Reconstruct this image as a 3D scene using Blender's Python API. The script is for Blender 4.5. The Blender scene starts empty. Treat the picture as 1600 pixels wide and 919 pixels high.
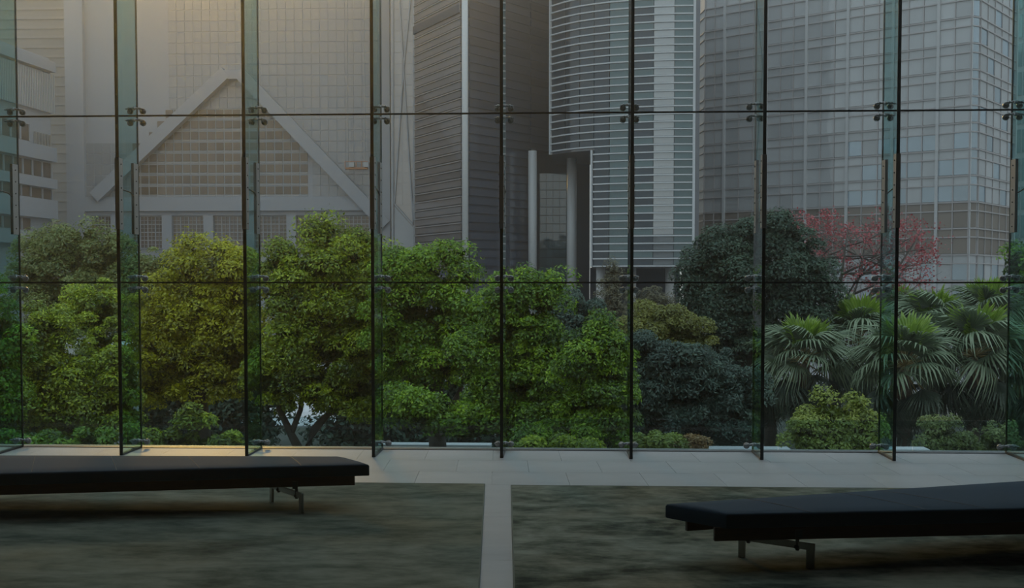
import bpy, bmesh, math, random
import numpy as np
from mathutils import Vector, Matrix
random.seed(7); rng = np.random.default_rng(7)
R = math.radians
scene = bpy.context.scene
COL = scene.collection

# ------------------------------------------------------------------ camera
F = 1800.0; CX, CY = 800.0, 514.0; YAW = R(2.7); PITCH = R(2.3); EYE = 1.6
cam_d = bpy.data.cameras.new('camera'); cam = bpy.data.objects.new('camera', cam_d); COL.objects.link(cam)
cam_d.sensor_fit = 'HORIZONTAL'; cam_d.sensor_width = 36; cam_d.lens = 36 * F / 1600
cam_d.shift_y = (CY - 459.5) / 1600; cam_d.clip_end = 2000; cam_d.clip_start = .05
cam.location = (0, 0, EYE); cam.rotation_euler = (R(90) - PITCH, 0, YAW)
scene.camera = cam
CM = Matrix.Rotation(YAW, 3, 'Z') @ Matrix.Rotation(R(90) - PITCH, 3, 'X')

def at(px, py, Y):
    """world point at distance Y in front of the eye, seen at photo pixel px, py"""
    d = CM @ Vector(((px - CX) / F, -(py - CY) / F, -1))
    return Vector((0, 0, EYE)) + d * (Y / d.y)
def onz(px, py, z):
    d = CM @ Vector(((px - CX) / F, -(py - CY) / F, -1))
    return Vector((0, 0, EYE)) + d * ((z - EYE) / d.z)

# ------------------------------------------------------------------ sky, sun, exposure
w = bpy.data.worlds.new('overcast_sky'); scene.world = w; w.use_nodes = True
nt = w.node_tree; bg = nt.nodes['Background']
tc = nt.nodes.new('ShaderNodeTexCoord'); sp = nt.nodes.new('ShaderNodeSeparateXYZ'); rp = nt.nodes.new('ShaderNodeValToRGB')
nt.links.new(tc.outputs['Generated'], sp.inputs[0]); nt.links.new(sp.outputs['Z'], rp.inputs[0]); nt.links.new(rp.outputs[0], bg.inputs[0])
# overcast sky, about three times as bright overhead as at the horizon
rp.color_ramp.elements[0].position = 0.0; rp.color_ramp.elements[0].color = (.335, .34, .335, 1)
rp.color_ramp.elements[1].position = 1.0; rp.color_ramp.elements[1].color = (.84, 1.0, 1.18, 1)
bg.inputs['Strength'].default_value = 2.4
SUN_AZ, SUN_EL = 17.5, 18.5
sun_d = bpy.data.lights.new('sun', 'SUN'); sun = bpy.data.objects.new('sun', sun_d); COL.objects.link(sun)
sun_d.energy = 1.2; sun_d.angle = R(6); sun_d.color = (1, .56, .12)
sdir = Vector((-math.sin(R(SUN_AZ)) * math.cos(R(SUN_EL)), math.cos(R(SUN_AZ)) * math.cos(R(SUN_EL)), math.sin(R(SUN_EL))))
sun.rotation_euler = sdir.to_track_quat('Z', 'Y').to_euler(); sun.location = (-20, 60, 40)
scene.view_settings.view_transform = 'Standard'; scene.view_settings.look = 'None'
scene.view_settings.gamma = 1; scene.view_settings.use_curve_mapping = False
scene.view_settings.exposure = -1.05
scene.cycles.max_bounces = 10; scene.cycles.transparent_max_bounces = 24; scene.cycles.transmission_bounces = 6
scene.cycles.diffuse_bounces = 2; scene.cycles.glossy_bounces = 3

# ------------------------------------------------------------------ materials
def mat(name, col=(.5, .5, .5), rough=.6, metal=0.0, spec=.5):
    m = bpy.data.materials.new(name); m.use_nodes = True
    b = m.node_tree.nodes['Principled BSDF']
    b.inputs['Base Color'].default_value = (*col, 1); b.inputs['Roughness'].default_value = rough
    b.inputs['Metallic'].default_value = metal; b.inputs['Specular IOR Level'].default_value = spec
    return m
def N(m, t): return m.node_tree.nodes.new(t)
def L(m, a, b): m.node_tree.links.new(a, b)
def ramp(m, stops):
    r = N(m, 'ShaderNodeValToRGB'); e = r.color_ramp.elements
    while len(e) < len(stops): e.new(.5)
    for k, (p, c) in enumerate(stops): e[k].position = p; e[k].color = (*c, 1)
    return r
def noisy(m, stops, scale=3, stretch=(1, 1, 1), detail=6, bump=0.0, rough=.6, coords='Object', dist=0.0):
    b = m.node_tree.nodes['Principled BSDF']
    t = N(m, 'ShaderNodeTexCoord'); mp = N(m, 'ShaderNodeMapping'); n = N(m, 'ShaderNodeTexNoise')
    mp.inputs['Scale'].default_value = stretch; n.inputs['Scale'].default_value = scale
    n.inputs['Detail'].default_value = detail; n.inputs['Roughness'].default_value = rough; n.inputs['Distortion'].default_value = dist
    L(m, t.outputs[coords], mp.inputs[0]); L(m, mp.outputs[0], n.inputs['Vector'])
    r = ramp(m, stops); L(m, n.outputs[0], r.inputs[0]); L(m, r.outputs[0], b.inputs['Base Color'])
    if bump:
        bm_ = N(m, 'ShaderNodeBump'); bm_.inputs['Strength'].default_value = bump; bm_.inputs['Distance'].default_value = .02
        L(m, n.outputs[0], bm_.inputs['Height']); L(m, bm_.outputs[0], b.inputs['Normal'])
    return m
def pane_glass(name, tint, ior=1.45, gl_rough=0.0):
    m = bpy.data.materials.new(name); m.use_nodes = True; t = m.node_tree; t.nodes.clear()
    o = t.nodes.new('ShaderNodeOutputMaterial'); tr = t.nodes.new('ShaderNodeBsdfTransparent'); g = t.nodes.new('ShaderNodeBsdfGlossy')
    fr = t.nodes.new('ShaderNodeFresnel'); mx = t.nodes.new('ShaderNodeMixShader')
    tr.inputs[0].default_value = (*tint, 1); g.inputs['Roughness'].default_value = gl_rough; fr.inputs[0].default_value = ior
    geo = t.nodes.new('ShaderNodeNewGeometry'); sb = t.nodes.new('ShaderNodeMath'); sb.operation = 'SUBTRACT'; sb.inputs[0].default_value = 1
    ml = t.nodes.new('ShaderNodeMath'); ml.operation = 'MULTIPLY'; t.links.new(geo.outputs['Backfacing'], sb.inputs[1])
    t.links.new(fr.outputs[0], ml.inputs[0]); t.links.new(sb.outputs[0], ml.inputs[1])      # only the outer faces mirror
    t.links.new(ml.outputs[0], mx.inputs[0]); t.links.new(tr.outputs[0], mx.inputs[1]); t.links.new(g.outputs[0], mx.inputs[2]); t.links.new(mx.outputs[0], o.inputs[0])
    return m
def facade_glass(name, col, refl=.35, refl_col=(1, 1, 1), rough=.04, bump=.0, bscale=.5, vary=.0, stretch=(1, 1, 1)):
    """coated curtain wall glass: a tinted body under a mirror coat, with a slightly wavy surface"""
    m = bpy.data.materials.new(name); m.use_nodes = True; t = m.node_tree; t.nodes.clear()
    o = t.nodes.new('ShaderNodeOutputMaterial'); d = t.nodes.new('ShaderNodeBsdfDiffuse'); g = t.nodes.new('ShaderNodeBsdfGlossy'); mx = t.nodes.new('ShaderNodeMixShader')
    g.inputs[0].default_value = (*refl_col, 1); g.inputs['Roughness'].default_value = rough; mx.inputs[0].default_value = refl
    oi = t.nodes.new('ShaderNodeObjectInfo'); hv = t.nodes.new('ShaderNodeHueSaturation'); mr = t.nodes.new('ShaderNodeMapRange')
    mr.inputs['To Min'].default_value = 1 - vary; mr.inputs['To Max'].default_value = 1 + vary
    t.links.new(oi.outputs['Random'], mr.inputs[0]); t.links.new(mr.outputs[0], hv.inputs['Value']); hv.inputs['Color'].default_value = (*col, 1)
    t.links.new(hv.outputs[0], d.inputs[0])
    if bump:
        tcn = t.nodes.new('ShaderNodeNewGeometry'); n = t.nodes.new('ShaderNodeTexNoise'); b = t.nodes.new('ShaderNodeBump'); mp = t.nodes.new('ShaderNodeMapping')
        n.inputs['Scale'].default_value = bscale; n.inputs['Detail'].default_value = 1; b.inputs['Strength'].default_value = 1; b.inputs['Distance'].default_value = bump
        mp.inputs['Scale'].default_value = stretch
        t.links.new(tcn.outputs['Position'], mp.inputs[0]); t.links.new(mp.outputs[0], n.inputs['Vector']); t.links.new(n.outputs[0], b.inputs['Height']); t.links.new(b.outputs[0], g.inputs['Normal'])
    t.links.new(d.outputs[0], mx.inputs[1]); t.links.new(g.outputs[0], mx.inputs[2]); t.links.new(mx.outputs[0], o.inputs[0])
    return m
def leaf_mat(name, c0, c1, c2, trans=.35):
    m = bpy.data.materials.new(name); m.use_nodes = True; t = m.node_tree; t.nodes.clear()
    o = t.nodes.new('ShaderNodeOutputMaterial'); d = t.nodes.new('ShaderNodeBsdfDiffuse'); tr = t.nodes.new('ShaderNodeBsdfTranslucent')
    g = t.nodes.new('ShaderNodeBsdfGlossy'); g.inputs['Roughness'].default_value = .45; g.inputs[0].default_value = (.8, .9, .8, 1)
    a = t.nodes.new('ShaderNodeAttribute'); a.attribute_name = 'tint'
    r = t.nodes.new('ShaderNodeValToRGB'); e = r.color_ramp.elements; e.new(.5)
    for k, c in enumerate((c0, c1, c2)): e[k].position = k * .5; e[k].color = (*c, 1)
    mx = t.nodes.new('ShaderNodeMixShader'); mx.inputs[0].default_value = trans
    mx2 = t.nodes.new('ShaderNodeMixShader'); mx2.inputs[0].default_value = .05
    t.links.new(a.outputs['Fac'], r.inputs[0])
    for s in (d, tr): t.links.new(r.outputs[0], s.inputs[0])
    t.links.new(d.outputs[0], mx.inputs[1]); t.links.new(tr.outputs[0], mx.inputs[2])
    t.links.new(mx.outputs[0], mx2.inputs[1]); t.links.new(g.outputs[0], mx2.inputs[2]); t.links.new(mx2.outputs[0], o.inputs[0])
    return m

M = {}
M['pane'] = pane_glass('clear_glazing', (.93, .97, .96), 1.35)
M['fin'] = pane_glass('green_fin_glass', (.67, .835, .83), 1.25)
M['fin_edge'] = mat('dark_polished_glass_edge', (.012, .022, .024), .25)
M['joint'] = mat('black_silicone', (.012, .012, .014), .5)
M['steel'] = mat('brushed_steel', (.40, .40, .40), .4, .9)
M['dsteel'] = mat('dark_steel', (.05, .055, .055), .35, .6)
M['stone'] = noisy(mat('pale_stone', rough=.22), [(.3, (.60, .61, .61)), (.5, (.69, .70, .70)), (.75, (.75, .76, .76))], 1.6, (1, 2.2, 1), 8, .0, .65, dist=.6)
M['vein'] = mat('stone', rough=.2)
M['grout'] = mat('stone_joint', (.42, .43, .43), .8)
M['dark'] = mat('dark_wall_paint', (.02, .02, .021), .8)
M['leather'] = mat('black_leather', (.050, .082, .118), .7, 0, .05)
M['seam'] = mat('seam_piping', (.006, .006, .008), .5)
M['wood'] = noisy(mat('dark_stained_wood', rough=.5), [(.3, (.030, .016, .009)), (.7, (.065, .034, .018))], 4, (1, 14, 14), 5, .05)
M['bsteel'] = mat('satin_leg_steel', (.40, .41, .38), .38, .85)

# ------------------------------------------------------------------ mesh helpers
class MB:
    def __init__(s): s.v = []; s.f = []; s.mi = []; s.cur = 0
    def add(s, vs, fs):
        b = len(s.v); s.v += [tuple(v) for v in vs]; s.f += [tuple(b + i for i in f) for f in fs]; s.mi += [s.cur] * len(fs); return s
    def box(s, x0, x1, y0, y1, z0, z1, rz=0, c=None):
        vs = [Vector((x, y, z)) for x in (x0, x1) for y in (y0, y1) for z in (z0, z1)]
        if rz: m = Matrix.Rotation(rz, 3, 'Z'); c = Vector(c or (0, 0, 0)); vs = [m @ (v - c) + c for v in vs]
        return s.add(vs, [(0, 1, 3, 2), (4, 6, 7, 5), (0, 4, 5, 1), (2, 3, 7, 6), (0, 2, 6, 4), (1, 5, 7, 3)])
    def tube(s, pts, rad, n=6, cap=True):
        pts = [Vector(p) for p in pts]; rad = rad if hasattr(rad, '__len__') else [rad] * len(pts); b = []; vs = []; fs = []
        for i, p in enumerate(pts):
            t = (pts[min(i + 1, len(pts) - 1)] - pts[max(i - 1, 0)]).normalized()
            a = t.cross(Vector((0, 0, 1)) if abs(t.z) < .9 else Vector((1, 0, 0))).normalized(); c = t.cross(a)
            vs += [p + (a * math.cos(2 * math.pi * k / n) + c * math.sin(2 * math.pi * k / n)) * rad[i] for k in range(n)]
        for i in range(len(pts) - 1):
            for k in range(n):
                fs.append((i * n + k, i * n + (k + 1) % n, (i + 1) * n + (k + 1) % n, (i + 1) * n + k))
        if cap: fs.append(tuple(range(n))[::-1]); fs.append(tuple((len(pts) - 1) * n + k for k in range(n)))
        return s.add(vs, fs)
    def lathe(s, origin, axis, prof, n=12):
        """prof: (along axis, radius)"""
        o = Vector(origin); ax = Vector(axis).normalized()
        return s.tube([o + ax * a for a, r in prof], [max(r, 1e-4) for a, r in prof], n) if all(prof[i][0] != prof[i+1][0] for i in range(len(prof)-1)) else s._lathe2(o, ax, prof, n)
    def _lathe2(s, o, ax, prof, n):
        a = ax.cross(Vector((0, 0, 1)) if abs(ax.z) < .9 else Vector((1, 0, 0))).normalized(); c = ax.cross(a); vs = []; fs = []
        for (h, r) in prof: vs += [o + ax * h + (a * math.cos(2 * math.pi * k / n) + c * math.sin(2 * math.pi * k / n)) * max(r, 1e-4) for k in range(n)]
        for i in range(len(prof) - 1):
            for k in range(n): fs.append((i * n + k, i * n + (k + 1) % n, (i + 1) * n + (k + 1) % n, (i + 1) * n + k))
        fs.append(tuple(range(n))[::-1]); fs.append(tuple((len(prof) - 1) * n + k for k in range(n)))
        return s.add(vs, fs)
    def prism(s, poly, z0, z1):
        n = len(poly); vs = [(x, y, z0) for x, y in poly] + [(x, y, z1) for x, y in poly]
        return s.add(vs, [tuple(range(n))[::-1], tuple(range(n, 2 * n))] + [(i, (i + 1) % n, n + (i + 1) % n, n + i) for i in range(n)])
    def mesh(s, name, mats):
        me = bpy.data.meshes.new(name); me.from_pydata(s.v, [], s.f)
        for m in (mats if isinstance(mats, (list, tuple)) else [mats]): me.materials.append(m)
        if any(s.mi): me.polygons.foreach_set('material_index', s.mi)
        me.update()
        b = bmesh.new(); b.from_mesh(me); bmesh.ops.recalc_face_normals(b, faces=b.faces); b.to_mesh(me); b.free()
        return me
    def build(s, name, mats, parent=None, smooth=False, bevel=0, seg=2):
        me = s.mesh(name, mats)
        if bevel:
            b = bmesh.new(); b.from_mesh(me)
            ed = [e for e in b.edges if len(e.link_faces) == 2 and e.calc_face_angle(0) > .6]
            bmesh.ops.bevel(b, geom=ed, offset=bevel, segments=seg, affect='EDGES', profile=.5); b.to_mesh(me); b.free()
        if smooth:
            for p in me.polygons: p.use_smooth = True
        return link(name, me, parent)
def link(name, me, parent=None, kind=None):
    o = bpy.data.objects.new(name, me); COL.objects.link(o)
    if parent: o.parent = parent
    if kind: o['kind'] = kind
    return o
def tag(o, label=None, cat=None, group=None, kind=None):
    if label: o['label'] = label
    if cat: o['category'] = cat
    if group: o['group'] = group
    if kind: o['kind'] = kind
    return o
def empty(name, loc=(0, 0, 0), label=None, cat=None, group=None, kind=None, parent=None):
    o = bpy.data.objects.new(name, None); COL.objects.link(o); o.location = loc; o.empty_display_size = .3
    if parent: o.parent = parent
    return tag(o, label, cat, group, kind)
ORD = ['first', 'second', 'third', 'fourth', 'fifth', 'sixth', 'seventh', 'eighth', 'ninth', 'tenth', 'eleventh', 'twelfth']

# ================================================================== the room
D = 10.95                                   # distance of the glass wall
xa, xb = at(406, 442, D).x, at(1376.5, 442, D).x
PX = (xb - xa) / 5                          # pane width
X0 = xa - PX                                # joint that stands behind the second fin from the left edge
PH = 1.6; ROWS = 6; TOP = PH * ROWS
JX = [X0 + PX * k for k in range(-5, 11)]
RX0, RX1 = JX[0], JX[-1]
FD = .50                                    # fin depth

fl = MB().box(RX0, RX1, -6, D + .06, -.3, -.012).build('floor', M['grout']); tag(fl, kind='structure')
def stone_mat(name, v):
    return noisy(mat(name, rough=.42, spec=.18), [(.28, (.36*v, .375*v, .38*v)), (.40, (.465*v, .475*v, .48*v)), (.7, (.53*v, .535*v, .54*v))], 1.3, (1, 2.0, 1), 9, .0, .68, dist=.8)
SM = [stone_mat('pale_stone_tone', v) for v in (.96, 1.0, 1.03, .985)]
EDGE_Y = onz(800, 758, 0).y
SL = onz(750, 919, 0).x; SR = onz(803, 919, 0).x
tile_meshes = {}
l_far = onz(757, 758, 0); l_near = onz(748, 919, 0); r_far = onz(799, 760, 0); r_near = onz(803.5, 919, 0)
SH = ((l_near.x + r_near.x) - (l_far.x + r_far.x)) / 2 / (l_near.y - l_far.y)      # the paving runs slightly askew to the glass
YT = D - .03
def tile(x0, wd, y0, y1, k):
    g = .0012; key = (wd, round(y1 - y0, 3), k)
    if key not in tile_meshes:
        h = y1 - y0
        tile_meshes[key] = MB().prism([(g, -g), (wd - g, -g), (wd - g - SH * h, -h + g), (g - SH * h, -h + g)], -.012, 0).mesh('stone_tile', SM[k])
    o = link('stone_tile', tile_meshes[key], fl); o.location = (x0 - SH * (YT - y1), y1, 0)
yy = YT
for j, (h, wd) in enumerate([(.62, .62), (.62, .62), (.62, .62)] + [(1.24, 1.24)] * 10):
    k = 0; x = RX0 - .3 + (.31 if j % 2 == 0 and j < 3 else 0)
    if j > 2: x = (l_far.x + r_far.x) / 2 - .62 + SH * (YT - l_far.y) - 7 * 1.24
    while x + wd < RX1 + .5:
        if x > RX0 - 1.3: tile(x, wd, yy - h, yy, random.randrange(4))
        x += wd
    yy -= h
tag(MB().box(RX0 - .2, RX0, -6, D, 0, TOP + .4).build('wall_left', M['dark']), kind='structure')
tag(MB().box(RX1, RX1 + .2, -6, D, 0, TOP + .4).build('wall_right', M['dark']), kind='structure')
tag(MB().box(RX0, RX1, -6.2, -6, 0, TOP + .4).build('wall_back', M['dark']), kind='structure')
tag(MB().box(RX0 - .2, RX1 + .2, -6.2, D + .3, TOP + .02, TOP + .4).build('ceiling', M['dark']), kind='structure')
# steel channel the panes stand in
tag(MB().box(RX0, RX1, D - .03, D + .05, -.012, .006).build('trim_1', M['dsteel']), kind='structure')

# ---- glass wall
win = empty('window_1', (0, D, 0), kind='structure')
pane_me = MB().box(-PX/2 + .007, PX/2 - .007, -.008, .008, .007, PH - .007).mesh('pane', M['pane'])
vj = MB().box(-.006, .006, -.009, .009, 0, TOP).mesh('vertical_joint', M['joint'])
hj = MB().box(-PX/2 + .006, PX/2 - .006, -.009, .009, -.0075, .0075).mesh('horizontal_joint', M['joint'])
for k in range(len(JX)):
    o = link('vertical_joint', vj, win); o.location = (JX[k], 0, 0)
    if k == len(JX) - 1: break
    for r in range(ROWS):
        o = link('pane', pane_me, win); o.location = (JX[k] + PX/2, 0, r * PH)
        if r: o = link('horizontal_joint', hj, win); o.location = (JX[k] + PX/2, 0, r * PH)

# ---- glass fins with their splice bars and spider fittings
fin_me = MB().box(-.012, .012, -FD, -.012, .02, TOP).mesh('fin_glass', M['fin'])
edge_me = MB().box(-.0145, .0145, -FD - .012, -FD, .0, TOP).mesh('fin_edge', M['fin_edge'])
shoe_me = MB().box(-.016, .016, -FD, -.02, 0, .02).mesh('floor_channel', M['dsteel'])
def splice(y0, y1, hw, z0, z1):
    b = MB(); b.box(-hw, hw, y0, y1, z0, z1); return b.mesh('splice_bar', M['steel'])
bar_a = splice(-FD - .02, -FD + .07, .020, 2.088, 2.745); bar_b = splice(-.14, -.03, .013, 2.062, 2.734)
def bolts(y, hw, z0, z1):
    b = MB()
    for i in range(6):
        z = z0 + (z1 - z0) * (i + .5) / 6
        for s in (-1, 1): b.lathe((s * hw, y, z), (s, 0, 0), [(-.002, .007), (.005, .0065), (.007, .004)], 8)
    return b.mesh('bolt_row', M['dsteel'])
bol_a = bolts(-FD + .025, .020, 2.088, 2.745); bol_b = bolts(-.085, .013, 2.062, 2.734)
rod_me = MB().tube([(.008, -.14, 2.42), (.02, -.26, 2.45), (.018, -FD + .07, 2.46)], .006, 6).mesh('tie_rod', M['dsteel'])
# spider: a cross arm in front of the joint, hub cone, two end cones, two discs clamped on the panes
def spider_mesh():
    b = MB()
    b.tube([(-.075, -.075, .0), (-.04, -.080, .002), (0, -.085, .010), (.04, -.080, .002), (.075, -.075, .0)], [.0065, .009, .013, .009, .0065], 8)
    b.lathe((0, -.085, 0), (0, 0, 1), [(-.014, .010), (.0, .024), (.012, .017), (.024, .006)], 10)
    for s in (-1, 1):
        b.lathe((s * .055, -.078, 0), (0, 0, 1), [(-.010, .006), (0, .013), (.009, .012), (.018, .003)], 8)
        b.lathe((s * .075, -.075, 0), (s, 0, 0), [(-.01, .008), (0, .009), (.02, .002)], 8)
        b.tube([(s * .055, -.078, -.004), (s * .060, -.03, -.012)], .007, 6)
    return b.mesh('spider_arm', M['steel'])
def disc_mesh():
    return MB()._lathe2(Vector((0, 0, 0)), Vector((0, -1, 0)), [(0, .030), (.012, .030), (.018, .024), (.020, .012), (.028, .011), (.030, .006)], 14).mesh('disc', M['steel'])
sp_me = spider_mesh(); dc_me = disc_mesh()
for k, x in enumerate(JX):
    if not 3 <= k <= 13: continue
    f = empty('glass_fin', (x, D, 0), None, 'glass fin', 'glass fins bracing the window wall')
    vis = int(round((x - X0) / PX))       # 0 = joint at px 214
    names = {-1: 'tall narrow glass fin at the left edge, before the white banded building',
             0: 'tall glass fin before the left slope of the building brace, first after the banded building',
             1: 'tall glass fin before the middle of the braced pale building',
             2: 'tall glass fin rising behind the inner end of the left bench',
             3: 'tall glass fin in the middle, standing nearest above the bare stone strip',
             4: 'tall glass fin seen before the dark tower with pale bands',
             5: 'tall glass fin seen before the large dark evergreen tree',
             6: 'tall teal glass fin seen before the red blossoming tree',
             7: 'tall teal glass fin at the right edge of the window wall, beside the rightmost palm'}
    f['label'] = names.get(vis, 'tall glass fin outside the photo, %s side, %s from the frame edge' % ('left' if vis < 0 else 'right', ORD[abs(vis - 3) - 5]))
    link('fin_glass', fin_me, f); link('edge_strip', edge_me, f); link('floor_channel', shoe_me, f)
    a = link('splice_bar', bar_a, f); link('bolt', bol_a, a, 'stuff'); a = link('splice_bar', bar_b, f); link('bolt', bol_b, a, 'stuff')
    link('tie_rod', rod_me, f)
    for z in (.075, 6.4 - .055, 6.4 + .055, 8 - .055, 8 + .055, 1.6 - .055, 1.6 + .055, 3.2 - .055, 3.2 + .055, 4.8 - .055, 4.8 + .055):
        s = link('spider_fitting', sp_me, f); s.location = (0, 0, z)
        for q in (-1, 1):
            d = link('disc', dc_me, s); d.location = (q * .062, -.009, -.016)

# ---- rugs
def rug_mat(name, seed, sx, contrast, warm):
    m = mat(name, rough=.95); b = m.node_tree.nodes['Principled BSDF']; b.inputs['Specular IOR Level'].default_value = .1
    t = N(m, 'ShaderNodeTexCoord'); mp = N(m, 'ShaderNodeMapping'); mp.inputs['Location'].default_value = (seed, seed * 2.3, 0); mp.inputs['Scale'].default_value = (sx, 1, 1)
    L(m, t.outputs['Object'], mp.inputs[0])
    n1 = N(m, 'ShaderNodeTexNoise'); n1.inputs['Scale'].default_value = 1.8; n1.inputs['Detail'].default_value = 7; n1.inputs['Roughness'].default_value = .62; n1.inputs['Distortion'].default_value = .5
    n2 = N(m, 'ShaderNodeTexNoise'); n2.inputs['Scale'].default_value = 9; n2.inputs['Detail'].default_value = 6; n2.inputs['Roughness'].default_value = .7
    n3 = N(m, 'ShaderNodeTexNoise'); n3.inputs['Scale'].default_value = .9; n3.inputs['Detail'].default_value = 3
    mp2 = N(m, 'ShaderNodeMapping'); mp2.inputs['Scale'].default_value = (.5, 1, 1); L(m, t.outputs['Object'], mp2.inputs[0])
    L(m, mp.outputs[0], n1.inputs['Vector']); L(m, mp2.outputs[0], n2.inputs['Vector']); L(m, mp.outputs[0], n3.inputs['Vector'])
    ad = N(m, 'ShaderNodeMath'); ad.operation = 'MULTIPLY_ADD'; ad.inputs[1].default_value = .38; L(m, n2.outputs[0], ad.inputs[0])
    sc = N(m, 'ShaderNodeMath'); sc.operation = 'MULTIPLY'; sc.inputs[1].default_value = .62; L(m, n1.outputs[0], sc.inputs[0]); L(m, sc.outputs[0], ad.inputs[2])
    lo, hi = .5 - contrast, .5 + contrast
    r = ramp(m, [(lo, (.040, .055, .044)), ((lo + .5) / 2 + .01, (.115, .138, .108)), (.52, (.205, .228, .185)), (hi, (.31, .335, .28))])
    L(m, ad.outputs[0], r.inputs[0])
    r2 = ramp(m, [(.45, (0, 0, 0)), (.62, (1, 1, 1))]); L(m, n3.outputs[0], r2.inputs[0])
    mx = N(m, 'ShaderNodeMix'); mx.data_type = 'RGBA'; mx.blend_type = 'MULTIPLY'; mx.inputs[7].default_value = (*warm, 1)
    L(m, r2.outputs[0], mx.inputs[0]); L(m, r.outputs[0], mx.inputs[6]); L(m, mx.outputs[2], b.inputs['Base Color'])
    bp = N(m, 'ShaderNodeBump'); bp.inputs['Strength'].default_value = .5; bp.inputs['Distance'].default_value = .01; L(m, n2.outputs[0], bp.inputs['Height']); L(m, bp.outputs[0], b.inputs['Normal'])
    return m
def rug(label, poly, m):
    t = empty('rug', (poly[0][0], poly[0][1], 0), label, 'rug', 'rugs on the stone floor')
    P = [(x - poly[0][0], y - poly[0][1]) for x, y in poly]
    MB().prism(P, 0, .010).build('pile', m, t, bevel=.003)
    c = Vector((sum(p[0] for p in P) / 4, sum(p[1] for p in P) / 4)); b = MB()
    for i in range(4):
        p, q = Vector(P[i]), Vector(P[(i + 1) % 4]); b.tube([(p.x, p.y, .006), (q.x, q.y, .006)], .006, 6)
    b.build('binding', M['binding'], t)
M['binding'] = mat('rug_binding', (.16, .18, .15), .9)
z = .01
def extend(a, b, Y): t = (Y - a.y) / (b.y - a.y); return (a.x + (b.x - a.x) * t, Y)
rug('faded grey green rug under the left bench', [(l_far.x, l_far.y), (-6.6, l_far.y + .0), (-6.6, 3.2), extend(l_far, l_near, 3.2)], rug_mat('worn_green_rug', 3, .5, .16, (.94, .86, .76)))
rug('blotchy grey green rug under the right bench', [(r_far.x, r_far.y), (5.9, r_far.y), (5.9, 3.2), extend(r_far, r_near, 3.2)], rug_mat('blotched_green_rug', 11.7, .8, .10, (.82, .74, .66)))

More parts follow.
